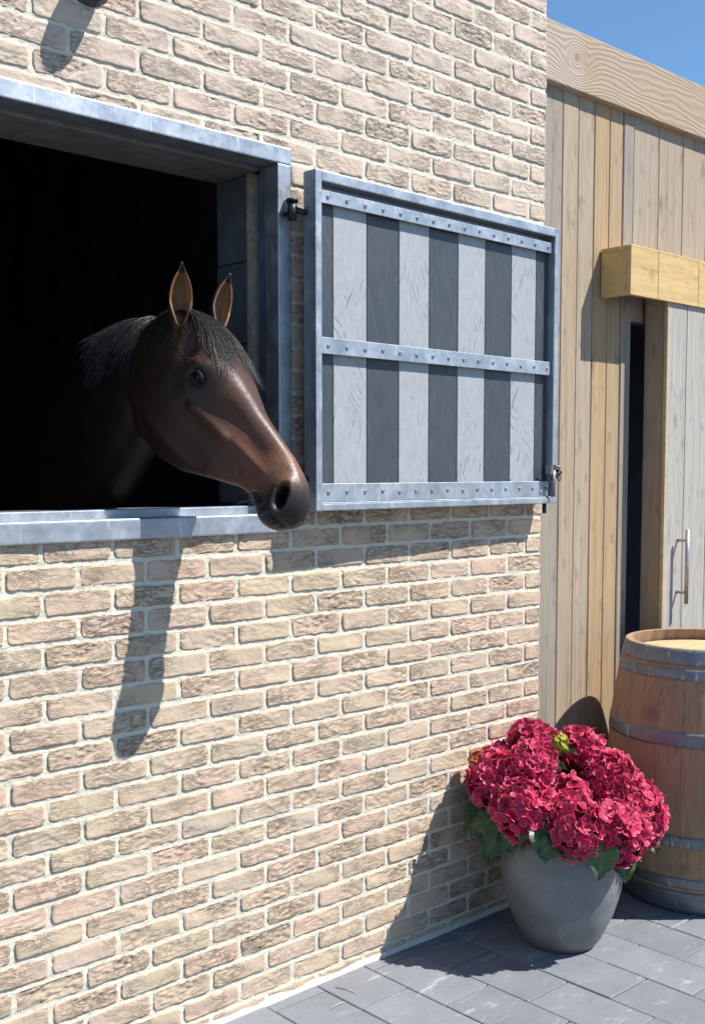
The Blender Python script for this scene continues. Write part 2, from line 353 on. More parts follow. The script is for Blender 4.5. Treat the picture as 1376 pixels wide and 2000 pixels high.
def mortar_mesh():
    xs = [XL, OX0, OX1, XC - 0.003]; zs = [ZG - 0.04, OZ0, OZ1, ZT]
    parts = []
    for i in range(3):
        for k in range(3):
            if i == 1 and k == 1: continue
            parts.append(boxvf(xs[i], xs[i + 1], 0.010, 0.10, zs[k], zs[k + 1]))
    OV = 0.0022                                        # how far the mortar laps behind the brick edges
    for row in range(-35, 23):
        zc = -row * BC; zj = zc + BC / 2; off = 0.0 if row % 2 == 0 else 0.5
        spans = [(XL, XC - 0.002)] if not (OZ0 < zj < OZ1 - 0.005) else [(XL, OX0), (OX1, XC - 0.002)]
        for x0, x1 in spans: parts.append(strip(x0, x1, zj - JZ / 2 - OV, zj + JZ / 2 + OV, True, 0.009 if x0 > -1.0 or len(spans) == 1 else 0.03))
        for k in range(-12, 11):
            x = (k + off) * BL
            if x < XL or x > XC - 0.02 or (OX0 < x < OX1 and OZ0 < zc < OZ1 - 0.02): continue
            parts.append(strip(x - JX / 2 - OV, x + JX / 2 + OV, zc - BC / 2 + JZ / 2 - 0.003, zc + BC / 2 - JZ / 2 + 0.003, False, 0.009))
    return merge(parts)
V, F = mortar_mesh()
wall = sub_world('brick_wall', mesh_data('brick_wall', V, F, M_MORTAR, False), stable, SB)
# brick shapes: soft-mud bricks with folded, creased faces
def brick_shape(seed, nx=34, nz=14, lx=BL - JX, lz=BC - JZ, depth=0.03):
    rn = random.Random(seed); o = Vector((rn.uniform(0, 90), rn.uniform(0, 90), rn.uniform(0, 90)))
    amt = rn.choice([0.25, 0.4, 0.5, 0.7, 0.9, 1.1]); tilt = rn.uniform(-0.0025, 0.0025); tz = rn.uniform(-0.0012, 0.0012)
    fx = rn.uniform(5, 10); slant = rn.uniform(-0.25, 0.25)
    V = []; CRS = []
    for a in range(nx + 1):
        for b in range(nz + 1):
            s, t = a / nx * 2 - 1, b / nz * 2 - 1
            ex = 1 - abs(s); ez = 1 - abs(t)
            x = s * lx / 2; z = t * lz / 2
            # wobbly outline, rounded corners
            cr = max(0.0, abs(s) - 0.88) / 0.12 * max(0.0, abs(t) - 0.55) / 0.45
            x += -math.copysign(0.0035 * cr, s) + 0.0022 * noise.noise(o + Vector((s * 3 + 9, t * 2.0, 1))) * (abs(s) ** 6)
            z += -math.copysign(0.003 * cr, t) + 0.0028 * noise.noise(o + Vector((s * 4.5, t * 1.5 + 4, 7))) * (abs(t) ** 4) + 0.0012 * noise.noise(o + Vector((s * 14, t * 3, 2))) * abs(t) ** 6
            q = Vector((x * 18, (z + slant * x) * 62, 0)) + o
            wv = noise.noise_vector(q * 0.6) * 1.1
            rg = 1 - abs(noise.noise(q + wv)) * 2.0
            rg2 = 1 - abs(noise.noise(q * 2.1 + wv * 0.7 + Vector((5, 5, 5)))) * 2.0
            zone = max(0.0, min(1.0, 0.55 + 1.6 * noise.noise(Vector((x * fx, z * 14, 3)) + o)))
            crease = (max(0.0, rg - 0.55) / 0.45) ** 1.2 * zone * amt
            crease2 = max(0.0, rg2 - 0.62) / 0.38 * zone * amt
            y = 0.0018 * noise.noise(o + Vector((x * 22, z * 30, 0))) + tilt * s + tz * t
            # overlapping folds: a saw-tooth across the height, stronger where the clay was creased
            fo = ((z + slant * x) * 55 + 1.3 * noise.noise(o + Vector((x * 26, z * 20, 9)))) % 1.0
            y += 0.0042 * fo * zone * amt * 0.8
            y += 0.0060 * crease + 0.0030 * crease2
            edge = max(0.0, 1 - ez / 0.10) ** 2 * 0.0016 + max(0.0, 1 - ex / 0.03) ** 2 * 0.0014
            V.append((x, min(y, 0.0052) * min(1.0, ez / 0.2 + .15) * min(1.0, ex / 0.05 + .15) + edge - 0.0022, z)); CRS.append(min(1.0, crease * 0.9 + crease2 * 0.5))
    F = []
    for a in range(nx):
        for b in range(nz):
            q = a * (nz + 1) + b; F.append((q, q + nz + 1, q + nz + 2, q + 1))
    rim = [a * (nz + 1) for a in range(nx + 1)] + [nx * (nz + 1) + b for b in range(1, nz + 1)] + [a * (nz + 1) + nz for a in range(nx - 1, -1, -1)] + [b for b in range(nz - 1, 0, -1)]
    n0 = len(V)
    for r in rim: V.append((V[r][0], depth, V[r][2])); CRS.append(0.0)
    k = len(rim)
    for i in range(k): F.append((rim[i], n0 + i, n0 + (i + 1) % k, rim[(i + 1) % k]))
    return V, F, CRS
NV = 26
SH = [brick_shape(100 + i) for i in range(NV)]
def brick_mesh(i):
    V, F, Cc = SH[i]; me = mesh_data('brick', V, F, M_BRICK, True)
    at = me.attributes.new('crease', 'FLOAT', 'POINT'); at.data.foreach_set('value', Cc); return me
BM = [brick_mesh(i) for i in range(NV)]
todo = []
for row in range(-35, 22):
    zc = -row * BC; off = 0.0 if row % 2 == 0 else 0.5
    for k in range(-13, 11):
        x0 = (k + off) * BL + JX / 2; x1 = (k + 1 + off) * BL - JX / 2
        if x1 <= XL + 0.03 or x0 >= XC - 0.012: continue
        x0 = max(x0, XL + 0.01)
        x1 = min(x1, XC + RND.uniform(-0.003, 0.004))
        segs = [(x0, x1)]
        if zc + 0.025 > OZ0 + 0.012 and zc < OZ1 - 0.03:
            segs = []
            if x0 < OX0 - 0.02: segs.append((x0, min(x1, OX0 + 0.02)))
            if x1 > OX1 - 0.01: segs.append((max(x0, OX1 - 0.03), x1))
        for a, b in segs:
            if b - a > 0.015: todo.append(((a + b) / 2, zc, (b - a) / (BL - JX)))
# the 300 that show largest are single bricks, the rest one joined piece
def shown(x, z, s):
    q = project([[x, 0, z], [x - 0.09 * s, 0, z - .025], [x + .09 * s, 0, z + .025]])
    if not (-20 < q[0, 0] < 1396 and -15 < q[0, 1] < 2015): return 0.0
    a = abs((q[2, 0] - q[1, 0]) * (q[2, 1] - q[1, 1]))
    a = abs(q[2, 0] - q[1, 0])
    if 628 < q[0, 0] < 1085 and 0.28 * (q[0, 0] - 610) + 345 < q[0, 1] < 975: a *= 0.02
    if 960 < q[0, 0] < 1210 and q[0, 1] > 1500: a *= 0.3
    return a
todo.sort(key=lambda t: -shown(*t))
for x, z, s in todo[:300]:
    link('brick', BM[RND.randrange(NV)], wall, Vector((x, RND.uniform(-.0015, .0012), z)), (RND.uniform(-.01, .01), RND.choice([0, math.pi]) + RND.uniform(-.008, .008), RND.uniform(-.006, .006)), (s, 1, RND.uniform(.95, 1.06)))
Va = []; Fa = []; Ca = []
for x, z, s in todo[300:]:
    V, F, Cc = SH[RND.randrange(NV)]; o = len(Va); fl = RND.choice([1, -1]); kz = RND.uniform(.95, 1.06); ta = RND.uniform(-.008, .008)
    dy = RND.uniform(-.0015, .0012)
    for v in V: Va.append((x + fl * v[0] * s + ta * v[2], v[1] + dy, z + fl * v[2] * kz - ta * v[0]))
    Fa.extend([tuple(i + o for i in f) for f in F]); Ca.extend(Cc)
me = mesh_data('brickwork', Va, Fa, M_BRICK, True); me.attributes.new('crease', 'FLOAT', 'POINT').data.foreach_set('value', Ca)
rest = link('brickwork', me, wall); tag(rest, kind='stuff')
# mortar haunch along the foot of the wall
V = []; F = []
N = 150
for i in range(N + 1):
    x = XL + (XC - XL) * i / N
    d = 0.010 + 0.006 * noise.noise(Vector((x * 9, 1, 1))); h = 0.016 + 0.008 * noise.noise(Vector((x * 12, 5, 2)))
    V += [(x, -d, ZG - 0.01), (x, -d * 0.8, ZG + 0.003), (x, -0.003, ZG + h), (x, 0.01, ZG + h)]
for i in range(N):
    for j in range(3): F.append((i * 4 + j, i * 4 + 4 + j, i * 4 + 5 + j, i * 4 + 1 + j))
sub_world('mortar_haunch', mesh_data('mortar_haunch', V, F, M_MORTAR, True), stable, SB)

# steel frame of the opening
def sb(name, x0, x1, y0, y1, z0, z1, mat, bev=0.002, par=stable, seg=1): return wbox(name, x0, x1, y0, y1, z0, z1, mat, par, bev, seg)
sb('lintel', OX0 - 0.05, OX1, -0.010, 0.055, 1.070, 1.117, M_STEEL, 0.004, seg=2)
sb('jamb', IX1, OX1 - 0.001, -0.009, 0.055, 0.077, 1.0695, M_STEEL, 0.004, seg=2)
sb('jamb', OX0 - 0.05, OX0, -0.009, 0.055, 0.077, 1.0695, M_STEEL, 0.004, seg=2)
sb('lintel_rebate', OX0, IX1 + .01, 0.056, 0.086, 1.078, 1.115, M_STEEL_SHADE, 0.002)
sb('lintel_lining', OX0, IX1 + .01, 0.0865, 0.292, 1.066, 1.114, plain('grey_soffit_board', (0.16, 0.155, 0.15), 0.8, 0, 0.25, 20, 0.4, 0.2), 0.004)
sb('jamb_rebate', IX1 + 0.006, OX1, 0.056, 0.086, 0.10, 1.0775, M_STEEL_SHADE, 0.003)
sb('jamb_gap', IX1 + 0.026, OX1, 0.087, 0.117, 0.10, 1.0655, M_INSIDE, 0.001)
# a ragged strip of foam and lath between steel and block
V = []; F = []; N = 60
for i in range(N + 1):
    z = 0.10 + (1.065 - 0.10) * i / N; e = 0.006 * noise.noise(Vector((0, 3, z * 9))) + 0.003 * noise.noise(Vector((0, 8, z * 40)))
    V += [(OX1, 0.1175, z), (IX1 + 0.004 + e, 0.1175, z), (IX1 + 0.001 + 0.4 * e, 0.1395, z), (OX1, 0.1395, z)]
for i in range(N):
    for j in range(3): F.append((i * 4 + j, i * 4 + 4 + j, i * 4 + 5 + j, i * 4 + 1 + j))
sub_world('jamb_lath', mesh_data('jamb_lath', V, F, plain('pale_lath', (0.30, 0.26, 0.20), 0.85, 0, 0.3, 40, 0.5, 0.2)), stable, SB)
for k, (a, b) in enumerate([(0.10, 0.335), (0.338, 0.575), (0.578, 0.815), (0.818, 1.065)]):
    sb('reveal_block', IX1 + 0.001 * (k % 2), OX1, 0.1405, 0.292, a, b, M_BLOCK, 0.003)
sb('sill', OX0 - 0.05, OX1, -0.016, 0.050, 0.021, 0.0765, M_STEEL, 0.006, seg=3)
sb('sill_upstand', OX0 - 0.05, IX1 + 0.01, 0.0505, 0.075, 0.030, 0.0985, M_STEEL, 0.003, seg=2)
sb('sill_back', OX0 - 0.05, OX1, 0.076, 0.292, -0.02, 0.093, M_BLOCK, 0.003)
# inside: inner leaf, side walls, back wall, ceiling, floor
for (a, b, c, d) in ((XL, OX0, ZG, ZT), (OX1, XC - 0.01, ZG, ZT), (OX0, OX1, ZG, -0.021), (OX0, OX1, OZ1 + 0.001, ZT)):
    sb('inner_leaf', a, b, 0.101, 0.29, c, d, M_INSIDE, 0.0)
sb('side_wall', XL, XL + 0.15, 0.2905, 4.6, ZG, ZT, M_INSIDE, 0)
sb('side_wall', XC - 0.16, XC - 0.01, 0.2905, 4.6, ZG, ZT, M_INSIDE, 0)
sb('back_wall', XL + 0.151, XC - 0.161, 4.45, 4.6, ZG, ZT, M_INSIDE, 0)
sb('roof', XL, XC - 0.002, 0.002, 4.6, ZT + 0.001, ZT + 0.14, plain('anthracite_roof', (0.06, 0.062, 0.067), 0.7, 0, .2, 12, .4), 0.004)
sb('stable_floor', XL + 0.151, XC - 0.161, 0.2905, 4.449, ZG - 0.03, ZG + 0.01, plain('straw_bedding', (0.10, 0.08, 0.045), 0.95, 0, .4, 30, .8, 0.1), 0)

# ------------------------------------------------------------------ steel shutter swung open against the wall
HW, HH, HT = 1.143, 0.963, 0.053
shut = empty('window_shutter', (0.796, -0.105, 0.0835), 'steel framed shutter of black and grey upright panels swung open on the brick wall', 'shutter', math.atan2(0.025, 1.143))
def hb(name, x0, x1, y0, y1, z0, z1, mat, bev=0.0015, par=shut, seg=1): return wbox(name, x0, x1, y0, y1, z0, z1, mat, par, bev, seg)
fs = hb('stile', 0, 0.0235, 0, HT, 0, HH, M_STEEL, 0.003, seg=2)
hb('stile', HW - 0.0235, HW, 0, HT, 0, HH, M_STEEL, 0.003, seg=2)
hb('frame_rail', 0.0237, HW - 0.0237, 0, HT, HH - 0.030, HH - 0.0005, M_STEEL, 0.003, seg=2)
hb('frame_rail', 0.0237, HW - 0.0237, 0, HT, 0.0005, 0.021, M_STEEL, 0.003, seg=2)
hb('top_flange', 0.024, HW - 0.024, 0.046, 0.0475, HH - 0.0495, HH - 0.0305, M_INSIDE, 0)  # flange in the slot, dark to stand for the shade there
hb('back_plate', 0.002, HW - 0.002, HT - 0.008, HT - 0.001, 0.022, HH - 0.031, M_STEEL_SHADE, 0)
bolt_me = mesh_data('bolt', *merge([lathe([(0.0062, 0), (0.0062, 0.0008), (0.0050, 0.0030), (0.0028, 0.0042), (0.0024, 0.0028), (0.0009, 0.0026)], 12)]), M_BOLT, True)
def flat_bar(z0, z1, y0=0.012):
    bar = hb('flat_bar', 0.024, HW - 0.026, y0, y0 + 0.006, z0, z1, M_STEEL, 0.001)
    L = HW - 0.05; zc = (z0 + z1) / 2
    for k in range(15):
        x = -L / 2 + 0.034 + (L - 0.055) * k / 14
        link('bolt', bolt_me, bar, (x, -0.0030, RND.uniform(-.002, .002)), (math.pi / 2, RND.uniform(0, 1), 0))
    return bar
flat_bar(HH - 0.087, HH - 0.0505); flat_bar(0.452, 0.499); flat_bar(0.026, 0.079)
hb('drain_lip', 0.024, HW - 0.024, 0.004, 0.020, 0.0212, 0.0245, M_STEEL, 0.001)
xs = [0.024]; u = (HW - 0.048) / 8
for k in range(9):
    x0 = 0.024 + (k - 0.5) * u if k else 0.024; x1 = 0.024 + (k + 0.5) * u if k < 8 else HW - 0.024
    me = box_mesh('panel', x1 - x0 - 0.0025, 0.015, HH - 0.08, M_PANEL_B if k % 2 == 0 else M_PANEL_G, 0.0015)
    link('panel', me, shut, ((x0 + x1) / 2, 0.0370 + (0.0 if k % 2 else 0.0010), HH / 2 - 0.010))
# latch at the free lower corner: sliding pin, keeper, shackle with a few chain links
LX = HW - 0.040
pin = link('latch_pin', mesh_data('latch_pin', *tube([(LX + 0.006, -0.012, 0.125), (LX + 0.006, -0.012, 0.024)], 0.0075, 12), M_BOLT, True), shut)
link('latch_pin', mesh_data('latch_pin', *tube([(LX + 0.012, 0.030, -0.0005), (LX + 0.012, 0.030, -0.036)], 0.0072, 12), M_IRON, True), shut)
link('latch_keeper', mesh_data('latch_keeper', *merge([boxvf(LX - 0.018, LX - 0.003, -0.020, 0.004, 0.105, 0.135), boxvf(LX - 0.0025, LX + 0.014, -0.022, -0.001, 0.1255, 0.137), tube([(LX + 0.004, -0.02, 0.132), (LX + 0.030, -0.022, 0.128)], 0.006, 8)]), M_BOLT), shut)
def ring(c, R, r, ax, n=14, m=6):
    path = []
    for i in range(n + 1):
        th = 2 * math.pi * i / n; path.append(np.array(c) + R * (math.cos(th) * np.array(ax[0]) + math.sin(th) * 1.3 * np.array(ax[1])))
    return tube(path, r, m, False)
for c, ax in (((LX + 0.022, -0.014, 0.108), ((1, 0, .3), (0, .2, 1))), ((LX + 0.034, -0.016, 0.112), ((.2, 1, 0), (.8, 0, -.6))), ((LX - 0.010, -0.016, 0.094), ((.7, .5, 0), (.3, 0, -1))), ((LX + 0.038, -0.012, 0.094), ((.9, 0, .4), (0, .5, 1)))):
    link('chain_link', mesh_data('chain_link', *ring(c, 0.009, 0.0028, ax), M_IRON, True), shut)
# hinges between frame and shutter
for hz in (0.855, 0.10):
    link('hinge', mesh_data('hinge', *merge([tube([(-0.036, 0.060, hz - 0.032), (-0.036, 0.060, hz + 0.020)], 0.014, 12), tube([(-0.036, 0.060, hz + 0.0202), (-0.036, 0.060, hz + 0.027)], [0.019, 0.017], 12), tube([(-0.036, 0.060, hz), (-0.012, 0.048, hz - 0.006), (0.004, 0.040, hz - 0.008)], 0.009, 10), tube([(-0.036, 0.060, hz - 0.012), (-0.040, 0.090, hz - 0.012)], 0.008, 8)]), M_IRON, True), shut)

# ------------------------------------------------------------------ lamp on the wall above the opening (only its foot reaches the picture)
lamp = empty('wall_lamp', (0.155, 0.0, 1.402), 'dark round wall lamp jutting from the bricks above the horse window', 'lamp')
M_LAMP = plain('bronze_lamp', (0.06, 0.045, 0.035), 0.4, 0.5, 0.2, 40, 0.1)
prof = [(0.020, 0.0), (0.046, 0.0), (0.046, 0.012), (0.043, 0.014), (0.044, 0.085), (0.041, 0.103), (0.034, 0.117), (0.022, 0.126), (0.006, 0.129)]
V, F = lathe(prof, 28); V = [(a, -c - 0.0015, b) for a, b, c in V]
link('housing', mesh_data('housing', V, F, M_LAMP, True), lamp)
V, F = lathe([(0.062, 0.0), (0.062, 0.006), (0.047, 0.010)], 28); V = [(a, -c + 0.004, b) for a, b, c in V]
link('mount', mesh_data('mount', V, F, M_LAMP), lamp)

# ------------------------------------------------------------------ timber shed beside the stable
Y0 = 0.060                                             # face of the boards
shed = empty('timber_shed', (2.6, Y0, ZG), 'shed clad in upright weathered boards beside the brick stable', 'shed'); shed['_world'] = 1
def shb(name, x0, x1, y0, y1, z0, z1, mat, bev=0.002, par=shed): return wbox(name, x0, x1, y0, y1, z0, z1, mat, par, bev)
edges = [1.958, 2.134, 2.232, 2.334, 2.432, 2.522, 2.592]
def board(x0, x1, z0, z1, y=Y0, t=0.022, mat=None):
    """an upright board with slightly uneven, worn long edges"""
    n = 26; V = []; F = []; s = RND.uniform(0, 99); dy = RND.uniform(-0.003, 0.0015); w = x1 - x0; cx = (x0 + x1) / 2
    for i in range(n + 1):
        z = (z1 - z0) * (i / n - 0.5)
        a = 0.0016 * noise.noise(Vector((s, 0, z * 7))) ; b = 0.0016 * noise.noise(Vector((s + 30, 0, z * 7)))
        xl = -w / 2 + 0.0014 + abs(a); xr = w / 2 - 0.0014 - abs(b)
        V += [(xl, t, z), (xl, 0.003, z), (xl + 0.003, 0, z), (xr - 0.003, 0, z), (xr, 0.003, z), (xr, t, z)]
    for i in range(n):
        for j in range(5): F.append((i * 6 + j, i * 6 + 1 + j, i * 6 + 7 + j, i * 6 + 6 + j))
    F.append((0, 5, 4, 3, 2, 1)); F.append(tuple(n * 6 + j for j in range(6)))
    return link('board', mesh_data('board', V, F, mat or M_BOARD), shed, Vector((cx, y + dy, (z0 + z1) / 2)) - Vector(shed.location))
for (a, b), m in zip(zip(edges[:-1], edges[1:]), (M_BOARD_G, M_BOARD, M_BOARD, M_BOARD_H, M_BOARD_H, M_BOARD_G)): board(a, b, ZG + 0.01, 1.78, mat=m)
x = 2.592
while x < 4.6:
    w = RND.choice([0.186, 0.19, 0.182]); board(x, x + w, 0.80, 1.78, mat=M_BOARD_P); x += w
shb('studwork', 1.958, 2.588, Y0 + 0.024, Y0 + 0.07, ZG, 1.775, M_INSIDE, 0)
shb('studwork', 2.5885, 4.6, Y0 + 0.024, Y0 + 0.07, 0.80, 1.775, M_INSIDE, 0)
shb('shed_floor', 1.96, 4.6, Y0 + 0.08, 2.6, ZG - 0.03, ZG + 0.012, M_INSIDE, 0)
shb('back_wall', 1.96, 4.6, 2.6, 2.65, ZG, 1.775, M_INSIDE, 0)
shb('side_wall', 4.6, 4.65, Y0, 2.65, ZG, 1.775, M_INSIDE, 0)
shb('roof', 1.96, 4.66, 0.069, 2.66, 1.7855, 1.80, plain('roof_felt', (0.05, 0.05, 0.055), 0.9, 0, .3, 20, .5, .1), 0)
# fascia beam with sweeping grain and a big knot near its end
def beam_material():
    n = NT('larch_fascia'); P = n.obj(); x, y, z = n.sep(P)[0:3]
    w = n.noise(n.mul(P, (1.6, 1, 7)), 1.0, 3, 0.5); w2 = n.noise(n.mul(P, (0.9, 1, 4.0)), 1.0, 2, 0.5)
    def knot(kx, kz, ax, az):
        dx = n.math('DIVIDE', n.math('SUBTRACT', x, kx), ax); dz = n.math('DIVIDE', n.math('SUBTRACT', z, kz), az)
        return n.math('SQRT', n.math('ADD', n.math('MULTIPLY', dx, dx), n.math('MULTIPLY', dz, dz)))
    k1 = knot(-1.155, 0.012, 0.030, 0.028)
    flow = n.math('ADD', n.math('MULTIPLY', z, 58.0), n.math('MULTIPLY', n.math('SUBTRACT', w, 0.5), 8.0))
    flow = n.math('ADD', flow, n.math('MULTIPLY', w2, 4.0))
    inf = n.math('DIVIDE', 1.0, n.math('ADD', 1.0, n.math('POWER', n.math('DIVIDE', k1, 2.6), 4.0)))
    t = n.math('ADD', n.math('MULTIPLY', flow, n.math('SUBTRACT', 1.0, inf)), n.math('MULTIPLY', n.math('MULTIPLY', k1, 2.6), inf))
    s = n.math('SINE', n.math('MULTIPLY', t, 6.28))
    fine = n.noise(n.mul(P, (7, 200, 300)), 1.0, 3, 0.6)
    blot = n.noise(n.mul(P, (3, 1, 8)), 1.0, 4, 0.6)
    c = n.mix(n.maprange(blot, 0.35, 0.65), (0.36, 0.265, 0.175), (0.345, 0.275, 0.21))
    blot2 = n.noise(n.mul(P, (2.2, 1, 14)), 1.0, 3, 0.6)
    c = n.mix(n.maprange(x, -1.15, -1.10, 0.45, 0.0), c, (0.41, 0.37, 0.32))
    c = n.mix(n.math('MULTIPLY', n.maprange(s, 0.0, 1.0, 0, 1.0), n.maprange(blot2, 0.35, 0.65, 0.06, 0.30)), c, (0.17, 0.115, 0.075))
    c = n.mix(n.maprange(fine, 0.45, 0.8, 0, 0.35), c, (0.25, 0.18, 0.12))
    c = n.mix(n.maprange(k1, 0.3, 0.75, 0.7, 0.0), c, (0.24, 0.13, 0.075))
    return n.fin(c, 0.72, 0, n.bump(n.math('ADD', s, fine), 0.35, 0.0015), 0.25)
fb = shb('fascia_beam', 1.957, 4.7, 0.030, 0.068, 1.601, 1.815, beam_material(), 0.004)
# fresh timber box over the sliding door's rail
M_HB = M_HONEY
BX0, BYF, BZ0, BZ1 = 2.379, -0.080, 0.867, 1.055
cover = empty('rail_cover', (2.379, 0, 0)); bpy.data.objects.remove(cover)
box_front = [(BX0, 2.566), (2.568, 2.86), (2.862, 3.25), (3.252, 3.9)]
rc = shb('rail_cover', BX0, 3.9, BYF + 0.019, Y0 - 0.004, BZ1 - 0.018, BZ1 - 0.0005, M_HB, 0.001)
for a, b in box_front: wbox('cover_front', a - 3.1395, b - 3.1395, BYF - (BYF + 0.019 + Y0 - 0.004) / 2, BYF + 0.0185 - (BYF + 0.019 + Y0 - 0.004) / 2, BZ0 - (BZ1 - 0.00925), BZ1 - (BZ1 - 0.00925), M_HB, rc, 0.0015)
wbox('cover_end', BX0 + 0.0004 - 3.1395, BX0 + 0.018 - 3.1395, BYF + 0.019 - (BYF + 0.015 + Y0) / 2, Y0 - 0.004 - (BYF + 0.015 + Y0) / 2, BZ0 - (BZ1 - 0.00925), BZ1 - 0.0185 - (BZ1 - 0.00925), M_HB, rc, 0.001)
# sliding door, a hand's breadth open
DX, DY0, DY1, DZ1 = 2.660, -0.068, 0.040, 0.90
door = shb('sliding_door', DX + 0.003, 3.70, DY0 + 0.0225, DY1, ZG + 0.02, DZ1, M_JAMB, 0.002)
dc = Vector(((DX + 0.003 + 3.70) / 2, (DY0 + 0.0225 + DY1) / 2, (ZG + 0.02 + DZ1) / 2))
xd = DX
for w in (0.142, 0.175, 0.18, 0.19, 0.18, 0.173):
    me = box_mesh('plank', w - 0.003, 0.021, DZ1 - ZG - 0.02, M_DOOR, 0.002)
    link('plank', me, door, Vector((xd + w / 2, DY0 + 0.0105, (ZG + 0.02 + DZ1) / 2)) - dc); xd += w
wbox('edge_strip', DX - 0.004 - dc.x, DX + 0.0005 - dc.x, DY0 - 0.002 - dc.y, DY0 + 0.012 - dc.y, ZG + 0.02 - dc.z, DZ1 - dc.z, M_HONEY, door, 0.0008)
hx, hy = 2.763, DY0 - 0.046
V, F = merge([tube([(hx, hy, -0.343), (hx, hy, -0.041)], 0.0085, 14), tube([(hx, hy, -0.085), (hx, DY0 - 0.0005, -0.085)], 0.006, 10), tube([(hx, hy, -0.298), (hx, DY0 - 0.0005, -0.298)], 0.006, 10)])
link('handle', mesh_data('handle', [Vector(v) - dc for v in V], F, plain('brushed_steel', (0.42, 0.40, 0.38), 0.35, 0.85, 0.1, 60, 0.05), True), door)

# ------------------------------------------------------------------ oak barrel
BRL = Vector((2.459, -0.375, ZG)); BH, BRH, BRB = 0.9516, 0.2824, 0.3449
barrel = empty('barrel', BRL, 'upright oak wine barrel with grey steel hoops in front of the sliding door', 'barrel')
def brad(z):                                           # outer radius at height z
    t = z / BH * 2 - 1; return BRB - (BRB - BRH) * (abs(t) ** 1.9)
M_STAVE = wood_material('oak_stave', (0.37, 0.235, 0.140), (0.33, 0.225, 0.148), (0.17, 0.105, 0.068), knot=0.35, fresh_lo=0.0, fresh_hi=0.7)
M_HEAD = wood_material('pale_oak_head', (0.56, 0.40, 0.22), (0.52, 0.38, 0.22), (0.36, 0.25, 0.13), vert=False, knot=0.2)
M_HOOP = steel_material('dull_hoop_steel', (0.17, 0.185, 0.205), 0.6, True)
NS = 26; th = 0.0
wsum = [RND.uniform(0.8, 1.2) for _ in range(NS)]; tot = sum(wsum)
for w in wsum:
    dth = 2 * math.pi * w / tot; a0 = th + 0.0007; a1 = th + dth - 0.0007; th += dth
    V = []; F = []; nz = 16; cs = (a0 + a1) / 2
    o = Vector((math.cos(cs) * 0.3, math.sin(cs) * 0.3, BH / 2))
    for i in range(nz + 1):
        z = BH * i / nz; r = brad(z); ri = r - 0.022
        ring_ = [(ri, a0), (r - 0.0008, a0), (r, a0 + 0.003), (r, a0 * .67 + a1 * .33), (r, a0 * .33 + a1 * .67), (r, a1 - 0.003), (r - 0.0008, a1), (ri, a1)]
        for q, a in ring_: V.append((q * math.cos(a) - o.x, q * math.sin(a) - o.y, z - o.z))
    for i in range(nz):
        for j in range(7): F.append((i * 8 + j, i * 8 + 1 + j, i * 8 + 9 + j, i * 8 + 8 + j))
        F.append((i * 8 + 7, i * 8, i * 8 + 8, i * 8 + 15))
    F.append(tuple(range(8))[::-1]); F.append(tuple(nz * 8 + j for j in range(8)))
    link('stave', mesh_data('stave', V, F, M_STAVE), barrel, o)
for a, b in ((0.0, 0.055), (0.068, 0.105), (0.287, 0.337), (0.657, 0.697), (0.815, 0.852), (0.866, 0.950)):
    z0, z1 = BH - b, BH - a; n = 6; prof = [(brad(z0) - 0.001, z0 + .0004)]
    for i in range(n + 1):
        z = z0 + (z1 - z0) * i / n; prof.append((brad(z) + 0.0030, min(BH - 0.001, max(0.001, z))))
    prof.append((brad(z1) - 0.001, min(BH - 0.0012, z1)))
    V, F = lathe(prof, 72, False); zc = (z0 + z1) / 2
    hoop = link('hoop', mesh_data('hoop', [(x, y, z - zc) for x, y, z in V], F, M_HOOP, True), barrel, (0, 0, zc))
    av = math.radians(218)                             # rivets on the lap
    for dz in (-0.25, 0.25):
        for da in (0, 0.05):
            r = brad(zc) + 0.004; hr = (z1 - z0) * dz
            link('rivet', bolt_me, hoop, (math.cos(av + da) * r, math.sin(av + da) * r, hr), (0, math.pi / 2, av + da), (1.0, 1.0, 1.0))
zh = BH - 0.042
for k in range(6):                                     # head boards
    R0 = BRH - 0.024; w = 2 * R0 / 6; y0 = -R0 + k * w + 0.0006; y1 = y0 + w - 0.0012
    pts = []
    for i in range(9):
        y = y0 + (y1 - y0) * i / 8; pts.append((math.sqrt(max(1e-5, R0 * R0 - y * y)), y))
    out = pts + [(-x, y) for x, y in pts[::-1]]; n = len(out); yc = (y0 + y1) / 2
    V = [(x, y - yc, 0.0) for x, y in out] + [(x, y - yc, -0.02) for x, y in out]
    F = [tuple(range(n)), tuple(range(2 * n - 1, n - 1, -1))] + [(i, n + i, n + (i + 1) % n, (i + 1) % n) for i in range(n)]
    link('head_board', mesh_data('head_board', V, F, M_HEAD), barrel, (0, yc, zh + RND.uniform(-.0008, .0008)))

# ------------------------------------------------------------------ planter
POT = Vector((1.693, -0.312, ZG))
pot = empty('planter', POT, 'round dark grey planter standing on the pavers against the brick wall', 'planter')
def pot_material():
    n = NT('grey_glazed_planter'); P = n.obj(); a = n.noise(n.mul(P, (1, 1, 2.2)), 7, 5, 0.62); f = n.noise(P, 160, 3, 0.6); z = n.sep(P)[2]
    c = n.mix(n.maprange(a, 0.3, 0.7), (0.115, 0.125, 0.132), (0.18, 0.19, 0.195))
    c = n.mix(n.maprange(n.math('ADD', z, n.math('MULTIPLY', a, 0.1)), 0.05, 0.19, 0.4, 0.0), c, (0.15, 0.125, 0.095))
    sc = n.noise(n.mul(P, (14, 14, 5)), 1.0, 5, 0.7, 1.2)
    c = n.mix(n.maprange(sc, 0.62, 0.72, 0, 0.6), c, (0.36, 0.36, 0.35))
    return n.fin(c, n.maprange(a, 0.3, 0.7, 0.38, 0.55), 0.0, n.bump(n.math('ADD', f, a), 0.15, 0.002), 0.5)
